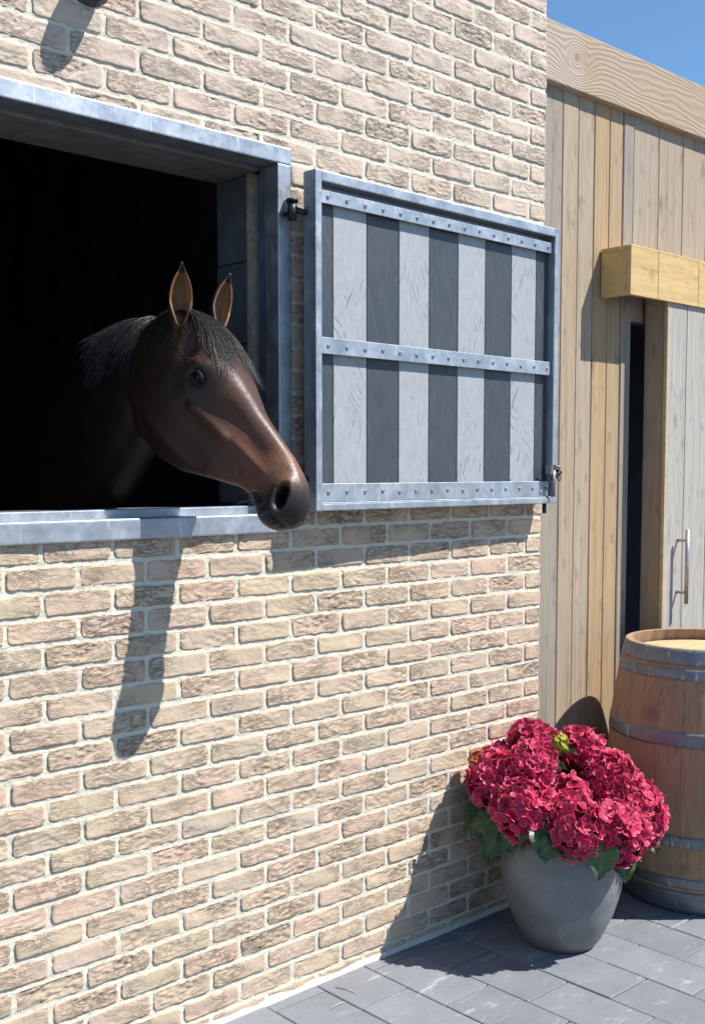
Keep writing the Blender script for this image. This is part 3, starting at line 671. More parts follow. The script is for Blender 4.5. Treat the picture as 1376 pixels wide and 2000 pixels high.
prof = [(0.004, 0.0), (0.105, 0.0), (0.118, 0.006), (0.134, 0.028), (0.153, 0.065), (0.172, 0.110), (0.188, 0.160), (0.200, 0.215), (0.206, 0.270), (0.206, 0.315), (0.201, 0.350), (0.193, 0.376), (0.186, 0.384), (0.178, 0.380), (0.176, 0.365), (0.182, 0.330), (0.180, 0.30)]
V, F = lathe(prof, 64)
link('bowl', mesh_data('bowl', V, F[:-1], pot_material(), True), pot)
V, F = lathe([(0.185, 0.325), (0.13, 0.335), (0.06, 0.343), (0.004, 0.345)], 32, False)
link('soil', mesh_data('soil', V, F, plain('potting_soil', (0.03, 0.02, 0.013), 0.95, 0, .4, 60, .9, .1), True), pot)

# ------------------------------------------------------------------ hydrangea
PC = Vector((1.725, -0.30, -0.90))
plant = empty('hydrangea', (POT.x, POT.y, ZG + 0.335), 'crimson hydrangea with big round flower heads filling the grey planter', 'plant')
PB = Vector(plant.location)
def petal_material(name, a, b, edge):
    n = NT(name); P = n.pos(); f = n.noise(P, 38, 3, 0.6); v = n.noise(P, 220, 3, 0.6)
    at = n.n('Attribute', attribute_name='rim').outputs['Fac']; tn = n.n('Attribute', attribute_name='tone').outputs['Fac']
    c = n.mix(n.maprange(n.math('ADD', n.math('MULTIPLY', f, 0.6), n.math('MULTIPLY', tn, 0.5)), 0.3, 0.85), a, b)
    c = n.mix(n.math('MULTIPLY', n.math('POWER', at, 3.0), 0.75), c, edge)  # bright petal rims: highlight put into the colour
    m = n.fin(c, 0.55, 0.0, n.bump(v, 0.2, 0.001), 0.3)
    tr = n.n('BsdfTranslucent'); n.set(tr.inputs[0], c); mx = n.n('MixShader'); mx.inputs[0].default_value = 0.22
    n.t.links.new(n.b.outputs[0], mx.inputs[1]); n.t.links.new(tr.outputs[0], mx.inputs[2]); n.t.links.new(mx.outputs[0], n.out.inputs[0])
    return m
M_PETAL = petal_material('crimson_petal', (0.36, 0.007, 0.052), (0.60, 0.020, 0.108), (0.82, 0.26, 0.36))
M_BUD = petal_material('lime_bud', (0.30, 0.30, 0.03), (0.45, 0.42, 0.05), (0.55, 0.45, 0.12))
M_RBUD = petal_material('rust_bud', (0.42, 0.05, 0.035), (0.40, 0.12, 0.04), (0.5, 0.3, 0.1))
def leaf_material():
    n = NT('hydrangea_leaf'); P = n.pos(); at = n.n('Attribute', attribute_name='rim').outputs['Fac']
    f = n.noise(P, 26, 4, 0.6); r = n.rand()
    c = n.mix(n.maprange(n.math('ADD', f, n.math('MULTIPLY', r, 0.3)), 0.35, 0.85), (0.028, 0.062, 0.026), (0.06, 0.115, 0.045))
    c = n.mix(n.math('MULTIPLY', at, 0.6), c, (0.13, 0.19, 0.085))
    n.fin(c, 0.42, 0.0, n.bump(n.math('ADD', n.math('MULTIPLY', at, 1.2), n.noise(P, 120, 3, .6)), 0.35, 0.002), 0.5)
    tr = n.n('BsdfTranslucent'); n.set(tr.inputs[0], n.mix(0.5, c, (0.10, 0.20, 0.03))); mx = n.n('MixShader'); mx.inputs[0].default_value = 0.2
    n.t.links.new(n.b.outputs[0], mx.inputs[1]); n.t.links.new(tr.outputs[0], mx.inputs[2]); n.t.links.new(mx.outputs[0], n.out.inputs[0])
    return n.m
M_LEAF = leaf_material(); M_STEM = plain('green_stem', (0.10, 0.15, 0.05), 0.6, 0, .3, 40, .3)
def basis(nrm):
    nrm = nrm / np.linalg.norm(nrm); a = np.cross(nrm, [0.3, 0.2, 1.0]); a /= np.linalg.norm(a); return a, np.cross(nrm, a), nrm
def flower_head(c, R, out, nf, mat, size, seed, name='flower_head', squash=0.9):
    rn = random.Random(seed); V = []; F = []; RIM = []; TON = []
    o = np.array(out, float); o /= np.linalg.norm(o); c = np.array(c, float)
    ga = math.pi * (3 - math.sqrt(5)); k = 0; placed = 0
    total = int(nf / 0.80)
    for k in range(total):
        t = 1 - 2 * (k + 0.5) / total; rr = math.sqrt(1 - t * t); ph = ga * k
        d = np.array([rr * math.cos(ph), rr * math.sin(ph), t])
        if d @ o < -0.62: continue
        d = d + np.array([rn.gauss(0, .09), rn.gauss(0, .09), rn.gauss(0, .09)]); d /= np.linalg.norm(d)
        lump = 1 + 0.10 * noise.noise(Vector(d * 2.3) + Vector((seed, 0, 0)))
        base = c + d * R * lump * rn.uniform(0.90, 1.03)
        nn = d + np.array([rn.gauss(0, .28), rn.gauss(0, .28), rn.gauss(0, .28)])
        a, b, nn = basis(nn); rot = rn.uniform(0, 6.28); s = size * rn.uniform(0.8, 1.2); tone = rn.random()
        for q in range(4):
            th_ = rot + q * math.pi / 2 + rn.uniform(-.14, .14); er = math.cos(th_) * a + math.sin(th_) * b; et = -math.sin(th_) * a + math.cos(th_) * b
            cup = rn.uniform(-0.15, 0.5); cr = rn.uniform(-0.25, 0.25); o0 = len(V)
            # petal: broad rounded diamond, folded along its middle, rim curled
            for (u_, v_, rim) in ((0.04, -0.10, 0), (0.04, 0.10, 0), (0.45, -0.52, .5), (0.50, 0.0, 0), (0.45, 0.52, .5), (0.92, -0.42, 1), (0.86, 0.0, .2), (0.92, 0.42, 1), (1.08, 0.0, 1)):
                w = cup * u_ * u_ + 0.22 * abs(v_) + cr * v_ * u_ + rn.uniform(-.05, .05) + (0.10 if rim == 1 else 0)
                V.append(base + s * (u_ * er + v_ * et + w * nn)); RIM.append(rim); TON.append(tone)
            for f in ((0, 2, 3), (0, 3, 1), (1, 3, 4), (2, 5, 6, 3), (3, 6, 7, 4), (5, 8, 6), (6, 8, 7)): F.append(tuple(i + o0 for i in f))
    # core so the head is not hollow
    o0 = len(V); lv, lf = lathe([(0.001, -1), (0.5, -0.866), (0.866, -0.5), (1, 0), (0.866, 0.5), (0.5, 0.866), (0.001, 1)], 12)
    V += [c + np.array(v) * R * 0.80 for v in lv]; F += [tuple(i + o0 for i in f) for f in lf]; RIM += [0] * len(lv); TON += [0] * len(lv)
    me = mesh_data(name, [tuple(v - np.array(PB)) for v in V], F, mat, False)
    me.attributes.new('rim', 'FLOAT', 'POINT').data.foreach_set('value', RIM); me.attributes.new('tone', 'FLOAT', 'POINT').data.foreach_set('value', TON)
    return link(name, me, plant)
DW = 3.767
PCN = np.array([1.715, -0.311, -0.862])                # middle of the flower dome
HEADS = []
for k in range(9):
    a = math.radians(20 + 40 * k + RND.uniform(-6, 6)); d = np.array([math.cos(a), math.sin(a), 0]); front = d @ np.array([0.25, -0.97, 0])
    HEADS.append((PCN + d * 0.222 + np.array([0, 0, -0.035 - 0.05 * front + RND.uniform(-.012, .012)]), RND.uniform(0.092, 0.104)))
for k in (0, 1, 2, 4):                                 # open towards the yard: the heart of the plant shows
    a = math.radians(18 + 72 * k + RND.uniform(-6, 6)); d = np.array([math.cos(a), math.sin(a), 0])
    HEADS.append((PCN + d * 0.146 + np.array([0, 0, 0.078 - 0.035 * (d @ np.array([0, -1, 0])) + RND.uniform(-.012, .012)]), RND.uniform(0.074, 0.086)))
HEADS.append((PCN + np.array([-0.050, -0.055, -0.010]), 0.062)); HEADS.append((PCN + np.array([0.055, -0.120, 0.010]), 0.062))
SOIL = np.array([POT.x, POT.y, ZG + 0.34])
stems = []
for i, (c, R) in enumerate(HEADS):
    out = c - (PCN + np.array([0, 0, -0.16]))
    flower_head(c, R, out, int(118 * (R / 0.1) ** 2) + 26, M_PETAL, 0.0225, 40 + i)
    stems.append(c)
cb = atdepth(1088, 1452, DW + 0.03); flower_head(cb, 0.034, (0, -.2, 1), 60, M_BUD, 0.0085, 80, 'flower_bud'); stems.append(cb)
cb = atdepth(936, 1488, DW + 0.02); flower_head(cb, 0.036, (-.4, -.3, 1), 60, M_RBUD, 0.0095, 81, 'flower_bud'); stems.append(cb)
cb = atdepth(1048, 1512, DW - 0.02); flower_head(cb, 0.022, (0, -.2, 1), 34, M_BUD, 0.007, 82, 'flower_bud'); stems.append(cb)
for c in stems:
    b = SOIL + np.array([RND.uniform(-.06, .06), RND.uniform(-.06, .06), -0.01]); m = (b + c) / 2 + np.array([0, 0, 0.04])
    V, F = tube([b, b * .6 + m * .4 + np.array([0, 0, .01]), m, c * .6 + m * .4, c], [.005, .0048, .0044, .004, .0036], 6)
    link('stem', mesh_data('stem', [v - np.array(PB) for v in V], F, M_STEM, True), plant)
def leaf(base, tip, up, wid, seed, curl=0.15, fold=0.25):
    """serrated ovate leaf from base to tip; up = the way its face looks"""
    rn = random.Random(seed); base = np.array(base, float); tip = np.array(tip, float); e = tip - base; L = np.linalg.norm(e); e /= L
    up = np.array(up, float); s = np.cross(e, up); s /= np.linalg.norm(s); up = np.cross(s, e)
    nu, nv = 22, 8; V = []; RIM = []
    for i in range(nu + 1):
        u = i / nu; w = wid * (math.sin(math.pi * min(1, u * 0.94 + 0.05) ** 0.78) ** 0.85) * (1 - 0.15 * u)
        saw = 0.10 * ((u * 13) % 1.0) if 0.08 < u < 0.97 else 0
        for j in range(nv + 1):
            v = j / nv * 2 - 1; ww = w * (1 + (saw if abs(v) == 1 else 0)); 
            ph = (u * 9 - abs(v) * 2.2); vein = max(0.0, 1 - abs((ph % 1.0) - 0.5) * 2 / 0.28) if abs(v) > .05 else 1.0
            q = -curl * L * (u ** 2) + fold * abs(v) * w + 0.010 * math.sin(u * 9 + seed) * abs(v) - 0.0016 * vein
            V.append(base + e * u * L * (1 - 0.06 * abs(v) * u) + s * v * ww + up * q); RIM.append(max(vein * 0.8, 1.0 if j == nv // 2 else 0))
    F = []
    for i in range(nu):
        for j in range(nv): k = i * (nv + 1) + j; F.append((k, k + nv + 1, k + nv + 2, k + 1))
    me = mesh_data('leaf', [tuple(v - np.array(PB)) for v in V], F, M_LEAF, True); me.attributes.new('rim', 'FLOAT', 'POINT').data.foreach_set('value', RIM)
    return link('leaf', me, plant)
UP = np.array([0, 0, 1.0]); TOC = -CF
LEAVES = [  # base pixel, tip pixel, depth of base and tip, face direction, half width
    (1052, 1482, 1108, 1502, -.09, -.14, UP * .9 + TOC, .030), (1268, 1622, 1284, 1676, -.06, -.09, UP * .3 + TOC, .024), (1100, 1462, 1128, 1470, .02, -.01, UP + TOC, .012), (1076, 1454, 1058, 1446, .03, .01, UP + TOC, .012),
    (960, 1500, 905, 1560, .02, .00, UP + TOC * .3, .040), (985, 1590, 902, 1612, -.03, -.04, UP * .8 + TOC * .4, .042), (1000, 1590, 940, 1680, -.06, -.08, UP * .4 + TOC, .046), (1015, 1610, 968, 1672, -.10, -.13, UP * .3 + TOC, .046),
    (1000, 1580, 1005, 1628, -.12, -.16, UP * .3 + TOC, .038), (1030, 1600, 1018, 1640, -.15, -.20, UP * .5 + TOC, .036), (1060, 1600, 1066, 1690, -.20, -.25, UP * .2 + TOC, .050), (1090, 1640, 1050, 1676, -.22, -.25, UP * .3 + TOC, .040),
    (1180, 1640, 1172, 1722, -.22, -.26, UP * .2 + TOC, .048), (1212, 1640, 1222, 1730, -.15, -.19, UP * .2 + TOC, .046), (1230, 1620, 1240, 1690, -.08, -.12, UP * .3 + TOC, .044), (1130, 1650, 1100, 1680, -.22, -.25, UP * .4 + TOC, .036),
    (950, 1560, 918, 1640, .02, .00, UP * .4 + TOC, .040), (975, 1600, 955, 1690, .00, -.03, UP * .3 + TOC, .042), (1050, 1520, 1020, 1500, .02, .03, UP, .030), (1080, 1520, 1120, 1520, .02, .03, UP, .032), (1070, 1530, 1060, 1500, .05, .10, UP, .030),
    (1120, 1560, 1190, 1575, .0, -.02, UP, .040), (1040, 1560, 1000, 1570, .0, -.02, UP, .040), (1240, 1590, 1290, 1610, .02, .04, UP, .040), (1000, 1500, 940, 1470, .16, .16, UP, .040), (1150, 1640, 1215, 1650, .05, .03, UP * .4 + TOC, .044), (1000, 1640, 985, 1700, .06, .04, UP * .3 + TOC, .040), (1200, 1590, 1255, 1660, .06, .04, UP * .4 + TOC, .044)]
for k in range(30):                                    # skirt of leaves under the flowers
    a = 2 * math.pi * k / 30 + RND.uniform(-.1, .1); d = np.array([math.cos(a), math.sin(a), 0]); r0 = RND.uniform(.08, .14); r1 = RND.uniform(.24, .31); z = RND.uniform(-.11, -.05)
    if (PCN + d * r1)[1] > -0.03: r1 = max(0.16, (-0.03 - PCN[1]) / d[1])
    leaf(PCN + d * r0 + UP * (z + .03), PCN + d * r1 + UP * (z - RND.uniform(.01, .05)), UP + d * .3, RND.uniform(.038, .052), 200 + k, RND.uniform(.05, .3), RND.uniform(.1, .3))
for i, (bx, by, tx, ty, d0, d1, up, w) in enumerate(LEAVES): dd = -.065 if by > 1590 and d0 < -.1 else 0.0; lf = 1.3 if bx < 1010 and by > 1480 else 1.0; leaf(atdepth(bx, by, DW + d0 + dd - .04 * (lf > 1)), atdepth(tx, ty, DW + d1 + dd - .04 * (lf > 1)), up, w * lf, i, RND.uniform(.05, .3), RND.uniform(.1, .35))

# a few dry straws dropped at the foot of the wall
M_STRAW = plain('dry_straw', (0.42, 0.36, 0.22), 0.7, 0, .2, 60, .2)
for k, (a, b, lb) in enumerate((((0.905, -0.060), (0.925, -0.135), 'thin bent straw lying on the pavers by the wall foot'), ((0.80, -0.155), (0.865, -0.150), 'short pale straw lying flat on the pavers clear of the wall'))):
    a, b = np.array(a), np.array(b); m = (a + b) / 2 + np.array([.006, .004]); o = np.array([*a, ZG + 0.0024])
    V, F = tube([np.array([*a, ZG + .0024]) - o, np.array([*m, ZG + .004]) - o, np.array([*b, ZG + .0024]) - o], [.0013, .0016, .0009], 6)
    tag(link('straw', mesh_data('straw', V, F, M_STRAW, True), None, o), lb, 'straw', 'dropped straws')

# ------------------------------------------------------------------ horse looking out of the window
HP = np.array([0.4451, -0.0086, 0.6197]); HS = 1.06      # poll, and the head's size
HA = np.array([0.1712, -0.6092, -0.7743]); HN = np.array([0.3209, -0.7086, 0.6285]); HL = np.array([0.9315, 0.3561, -0.0742])   # down the nose, out of the forehead, to the far side
def hw(u, v, w): return HP + HS * (u * HA + v * HN + w * HL)   # head space to world
def interp(tab, x): return float(np.interp(x, [t[0] for t in tab], [t[1] for t in tab]))
def smooth_tab(tab, n=400):
    xs = np.linspace(tab[0][0], tab[-1][0], n); ys = np.interp(xs, [t[0] for t in tab], [t[1] for t in tab])
    k = 25; ker = np.hanning(k); ker /= ker.sum(); pad = np.r_[np.full(k // 2, ys[0]), ys, np.full(k // 2, ys[-1])]
    return list(zip(xs, np.convolve(pad, ker, 'valid')))
DORS = smooth_tab([(-.05, -.040), (-.02, -.007), (.03, .012), (.10, .028), (.18, .033), (.26, .022), (.34, .009), (.42, .009), (.48, .009), (.53, .002), (.56, -.007), (.585, -.021), (.605, -.043), (.615, -.070)])
VENT = smooth_tab([(-.05, -.178), (.0, -.245), (.06, -.284), (.14, -.304), (.22, -.297), (.30, -.261), (.38, -.196), (.45, -.144), (.49, -.132), (.515, -.144), (.54, -.150), (.565, -.149), (.59, -.136), (.605, -.116), (.615, -.085)])
WID = smooth_tab([(-.05, .035), (-.02, .050), (.05, .070), (.12, .086), (.19, .092), (.25, .083), (.31, .067), (.38, .054), (.45, .046), (.50, .047), (.545, .051), (.58, .047), (.605, .035), (.615, .012)])
KTOP = [(-.05, .0), (.1, .15), (.2, .20), (.28, .02), (.36, -.22), (.46, -.25), (.54, -.08), (.62, 0)]
def g(d, s): return math.exp(-(d / s) ** 2)
def seg_d(p, a, b):
    p, a, b = map(np.array, (p, a, b)); t = np.clip((p - a) @ (b - a) / ((b - a) @ (b - a)), 0, 1); return np.linalg.norm(p - a - t * (b - a))
EYE = (0.190, -0.046); NOS = (0.550, -0.054)
def head_mesh():
    nu, nt = 190, 120; V = []; F = []
    for i in range(nu + 1):
        u = -.05 + .665 * i / nu; vd, vv, b, kt = interp(DORS, u), interp(VENT, u), interp(WID, u), interp(KTOP, u)
        c, h = (vd + vv) / 2, (vd - vv) / 2
        for j in range(nt):
            th = 2 * math.pi * j / nt; sn, cs = math.sin(th), math.cos(th)
            e = 0.66 if u < .30 else 0.66 + 0.2 * min(1, (u - .30) / .15)
            w = b * math.copysign(abs(cs) ** e, cs) * (1 + kt * sn); v = c + h * math.copysign(abs(sn) ** 0.92, sn)
            if u < .36 and sn < 0: w *= 1 - 0.30 * (-sn) ** 2.5            # jaw narrows underneath
            out = np.array([0.0, w, v - c]); aw = abs(w); sg = math.copysign(1, w)
            dw = 0.0; dv = 0.0
            if aw > 0.015:
                de = math.hypot(u - EYE[0], v - EYE[1])
                dw += 0.017 * g(math.hypot((u - .175) / 1.3, v + .022), .032)          # brow ridge
                dw += 0.006 * g(math.hypot((u - .20) / 1.2, v + .080), .024)           # below the eye
                dw -= 0.016 * g(math.hypot((u - .115), v + .028), .026)
                dw += 0.007 * g(seg_d((u, v), (.05, -.245), (.32, -.215)), .016)          # edge of the jaw
                dw -= 0.006 * g(math.hypot((u - .30) / 1.5, v + .165), .030)                # hollow above the eye
                dw -= 0.020 * g(de, .021)                                              # socket
                dw += 0.0105 * g(seg_d((u, v), (.235, -.100), (.345, -.086)), .0125)     # facial crest
                dw -= 0.008 * g(seg_d((u, v), (.30, -.045), (.42, -.042)), .022)       # hollow beside the nasal bone
                dw -= 0.008 * g(seg_d((u, v), (.26, -.130), (.42, -.112)), .017)
                dw += 0.004 * g(math.hypot((u - .13) / 1.2, v + .165), .065)            # cheek
                dw += 0.004 * g(seg_d((u, v), (.37, -.075), (.475, -.058)), .007)      # muscle to the nostril
                pu, pv = u - NOS[0], v - NOS[1]; dn = math.hypot((.81 * pu + .585 * pv) / 0.74, (.585 * pu - .81 * pv) / 1.45)
                dw += 0.010 * g(dn - .026, .010) * (1 if v > -.095 else .5)              # nostril wing
                dw -= 0.044 * g(dn, .0150)                                              # nostril hollow
                dm = seg_d((u, v), (.488, -.112), (.598, -.100)); dw -= 0.016 * g(dm, .0052)   # mouth line
                dw += 0.0045 * g(seg_d((u, v), (.53, -.093), (.59, -.088)), .009)
                dw += 0.008 * g(math.hypot(u - .55, v + .132), .016)                    # chin
            w2 = w + sg * dw
            if abs(w) < .012: w2 = w
            V.append(hw(u, v + dv, w2))
    for i in range(nu):
        for j in range(nt): F.append((i * nt + j, i * nt + (j + 1) % nt, (i + 1) * nt + (j + 1) % nt, (i + 1) * nt + j))
    F.append(tuple(range(nt))[::-1]); F.append(tuple(nu * nt + j for j in range(nt)))
    return V, F
def loft(secs, nt=40, pw=0.9):
    """sections (top point, bottom point, half width): ellipses standing between the two points"""
    V = []; F = []; n = len(secs)
    for i, (a, b, w) in enumerate(secs):
        a, b = np.array(a, float), np.array(b, float); c = (a + b) / 2; h = (a - b) / 2
        c0 = (np.array(secs[max(0, i - 1)][0]) + np.array(secs[max(0, i - 1)][1])) / 2; c1 = (np.array(secs[min(n - 1, i + 1)][0]) + np.array(secs[min(n - 1, i + 1)][1])) / 2
        t = c1 - c0; s = np.cross(t, h); s /= np.linalg.norm(s)
        for j in range(nt):
            th = 2 * math.pi * j / nt; sn, cs = math.sin(th), math.cos(th)
            V.append(c + h * math.copysign(abs(sn) ** pw, sn) + s * w * math.copysign(abs(cs) ** pw, cs))
    for i in range(n - 1):
        for j in range(nt): F.append((i * nt + j, i * nt + (j + 1) % nt, (i + 1) * nt + (j + 1) % nt, (i + 1) * nt + j))
    F.append(tuple(range(nt))[::-1]); F.append(tuple((n - 1) * nt + j for j in range(nt)))
    return V, F
def refine(secs, k=6):
    out = []
    for i in range(len(secs) - 1):
        q = [secs[max(0, min(len(secs) - 1, i + d))] for d in (-1, 0, 1, 2)]
        for m in range(k):
            t = m / k; cf = (-.5 * t + t * t - .5 * t ** 3, 1 - 2.5 * t * t + 1.5 * t ** 3, .5 * t + 2 * t * t - 1.5 * t ** 3, -.5 * t * t + .5 * t ** 3)
            out.append(tuple(sum(np.array(q[j][e], float) * cf[j] for j in range(4)) for e in range(3)))
    out.append(secs[-1]); return out
NECK = refine([((.438, -.015, .580), (.420, .03, .40), .074), ((.432, .07, .612), (.405, .16, .270), .094), ((.422, .18, .610), (.396, .25, .175), .097), ((.408, .30, .580), (.392, .36, .055), .100), ((.395, .47, .525), (.385, .46, -.10), .105), ((.385, .68, .430), (.380, .52, -.27), .135), ((.380, .92, .310), (.380, .62, -.43), .19)])
TRUNK = refine([((.38, .48, -.12), (.38, .50, -.28), .10), ((.38, .62, .12), (.38, .60, -.42), .19), ((.38, .85, .24), (.38, .85, -.47), .24), ((.38, 1.10, .270), (.38, 1.10, -.47), .26), ((.38, 1.45, .19), (.38, 1.45, -.46), .29), ((.38, 1.80, .19), (.38, 1.80, -.40), .29), ((.38, 2.10, .24), (.38, 2.10, -.32), .275), ((.38, 2.35, .17), (.38, 2.33, -.22), .22), ((.38, 2.48, .04), (.38, 2.46, -.10), .12)])
def limb(pts): return tube([q[:3] for q in pts], [q[3] for q in pts], 16)
LIMBS = []
for sx in (-1, 1):
    x = .38 + sx * .15
    LIMBS.append(limb([(x, .80, -.25, .13), (x, .78, -.45, .10), (x, .79, -.62, .070), (x, .78, -.80, .054), (x, .775, -.88, .056), (x, .78, -.95, .042), (x, .78, -1.14, .034), (x, .775, -1.20, .042), (x, .755, -1.27, .036), (x, .735, -1.325, .05), (x, .725, ZG + .012, .062)]))
    LIMBS.append(limb([(x, 2.12, -.05, .20), (x, 2.08, -.30, .17), (x, 2.04, -.48, .11), (x, 2.16, -.66, .070), (x, 2.27, -.80, .056), (x, 2.27, -.88, .052), (x, 2.25, -1.00, .042), (x, 2.23, -1.14, .038), (x, 2.22, -1.20, .044), (x, 2.20, -1.27, .038), (x, 2.18, -1.325, .052), (x, 2.165, ZG + .012, .062)]))
def ear(base, tip, face, w=0.030):
    """cupped ear, open towards face"""
    base, tip, face = map(lambda q: np.array(q, float), (base, tip, face)); e = tip - base; L = np.linalg.norm(e); e /= L
    face = face - (face @ e) * e; face /= np.linalg.norm(face); s = np.cross(e, face)
    ns, nt = 30, 24; outer = []; inner = []
    for i in range(ns + 1):
        t = i / ns; r = w * (0.66 + 1.15 * t - 1.15 * t ** 2 - 0.62 * t ** 4.0) * (1 - t ** 7) + 0.0025
        half = math.radians(205 - 130 * min(1, t * 2.0) if t < .35 else 115 - 15 * t)
        half = math.radians(170) if t < .06 else math.radians(158 - 45 * min(1, (t - .06) / .35))
        cen = base + e * L * t - face * 0.010 * math.sin(math.pi * t)
        ro, ri = [], []
        for j in range(nt + 1):
            a = math.pi + half * (2 * j / nt - 1); d = math.cos(a) * face * 1.0 + math.sin(a) * s
            ro.append(cen + r * d); ri.append(cen + max(0.001, r - 0.0058) * d)
        outer.append(ro); inner.append(ri)
    V = [q for r_ in outer for q in r_] + [q for r_ in inner for q in r_]; N = (ns + 1) * (nt + 1); F = []
    for i in range(ns):
        for j in range(nt):
            k = i * (nt + 1) + j; F.append((k, k + 1, k + nt + 2, k + nt + 1)); F.append((N + k, N + k + nt + 1, N + k + nt + 2, N + k + 1))
        a, b = i * (nt + 1), (i + 1) * (nt + 1); F.append((a, b, N + b, N + a)); F.append((a + nt, N + a + nt, N + b + nt, b + nt))
    for j in range(nt): F.append((j, N + j, N + j + 1, j + 1)); k = ns * (nt + 1); F.append((k + j, k + j + 1, N + k + j + 1, N + k + j))
    return V, F
EARS = [((.395, -.020, .578), (.401, -.028, .748), (-.45, -.85, .1), .033), ((.540, .022, .578), (.591, .020, .748), (-.05, -1.0, .1), .031)]
# one continuous skin: all the volumes fused by a voxel remesh
V, F = merge([head_mesh(), loft(NECK, 56), loft(TRUNK, 56)] + LIMBS)
tmp = link('tmp', mesh_data('tmp', V, F)); md = tmp.modifiers.new('r', 'REMESH'); md.mode = 'VOXEL'; md.voxel_size = 0.0048; md.use_smooth_shade = True
m2 = tmp.modifiers.new('s', 'SMOOTH'); m2.factor = 0.5; m2.iterations = 3
dg = bpy.context.evaluated_depsgraph_get(); body_me = bpy.data.meshes.new_from_object(tmp.evaluated_get(dg)); bpy.data.objects.remove(tmp)
bm = bmesh.new(); bm.from_mesh(body_me)
for e in EARS:
    Ve, Fe = ear(*e); vs = [bm.verts.new(tuple(v)) for v in Ve]
    for f in Fe:
        fc = bm.faces.new([vs[i] for i in f]); fc.smooth = True
bm.to_mesh(body_me); bm.free()
n = len(body_me.vertices); co = np.empty(n * 3, np.float32); body_me.vertices.foreach_get('co', co); co = co.reshape(-1, 3).astype(float)
d = (co - HP) / HS; U, Vv, Ww = d @ HA, d @ HN, d @ HL
def sm(x, a, b): t = np.clip((x - a) / (b - a), 0, 1); return t * t * (3 - 2 * t)
bay = np.array([0.115, 0.047, 0.026]); shaded_bay = np.array([0.017, 0.0095, 0.0072]); blk = np.array([0.012, 0.011, 0.012]); tan_ = np.array([0.20, 0.098, 0.058])  # neck and body bay darkened to paint in the stable's shade
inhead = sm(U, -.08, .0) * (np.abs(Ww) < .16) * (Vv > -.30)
colr = np.repeat(shaded_bay[None], n, 0)
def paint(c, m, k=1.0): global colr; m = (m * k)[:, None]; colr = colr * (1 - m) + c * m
paint(np.array([0.036, 0.0165, 0.0110]), inhead * sm(U, -.02, .12)); paint(bay, inhead * sm(U + .9 * (Vv + .06), .18, .42))  # cheek shade and the lit top of the nose painted into the coat
paint(np.array([0.065, 0.036, 0.026]), inhead * (1 - sm(np.abs(Ww), .03, .06)) * sm(Vv, -.05, -.01) * sm(U, .1, .2) * (1 - sm(U, .42, .5)), .7)
paint(tan_ * .85, inhead * np.exp(-((U - .50) / .07) ** 2) * sm(Vv, -.09, -.02), .75)
paint(tan_ * .7, inhead * np.exp(-((np.hypot((U - .15) / 1.2, Vv + .018)) / .028) ** 2) * (np.abs(Ww) > .05), .6)
muz = inhead * sm(U + .45 * (-(Vv + .075)), .485, .545); paint(np.array([0.017, 0.0150, 0.0155]), muz, .97)
paint(blk, inhead * np.exp(-(np.hypot(U - EYE[0] - .006, Vv - EYE[1]) / .034) ** 2) * (np.abs(Ww) > .05), .95)
paint(blk * .3, inhead * np.exp(-(np.hypot((.81 * (U - NOS[0]) + .585 * (Vv - NOS[1])) / .74, (.585 * (U - NOS[0]) - .81 * (Vv - NOS[1])) / 1.45) / .022) ** 4) * (np.abs(Ww) > .02) * (np.abs(Ww) < .052))
lip = np.abs((Vv + .112) - (U - .488) * (.012 / .11)); paint(blk * .4, inhead * np.exp(-(lip / .0045) ** 2) * sm(U, .485, .495) * (1 - sm(U, .60, .612)))
for b_, t_, f_, w_ in EARS:                             # ears: tawny inside, black rim and tip
    b_, t_, f_ = map(np.array, (b_, t_, f_)); e = (t_ - b_) / np.linalg.norm(t_ - b_); q = (co - b_) @ e / np.linalg.norm(t_ - b_); rad = np.linalg.norm((co - b_) - np.outer((co - b_) @ e, e), axis=1)
    on = np.arange(n) >= n - 2 * 2 * 31 * 25
    near = on & (rad < .06) & (q > -.2) & (q < 1.3)
    idx = np.where(near)[0]; 
    for i in idx:
        k = (i - (n - 2 * 2 * 31 * 25)) % (2 * 31 * 25); inner_ = k >= 31 * 25; jj = k % 25
        c = np.array([0.34, 0.17, 0.075]) if inner_ else np.array([0.05, 0.025, 0.016])
        if inner_ and 7 < jj < 17: c = c * 0.55  # shade deep in the ear cup painted darker
        if q[i] > .86: c = blk
        colr[i] = c
low = sm(-co[:, 2], .75, .95); paint(blk, low)
attr = body_me.color_attributes.new('coat', 'FLOAT_COLOR', 'POINT'); attr.data.foreach_set('color', np.c_[colr, np.ones(n)].astype(np.float32).ravel())
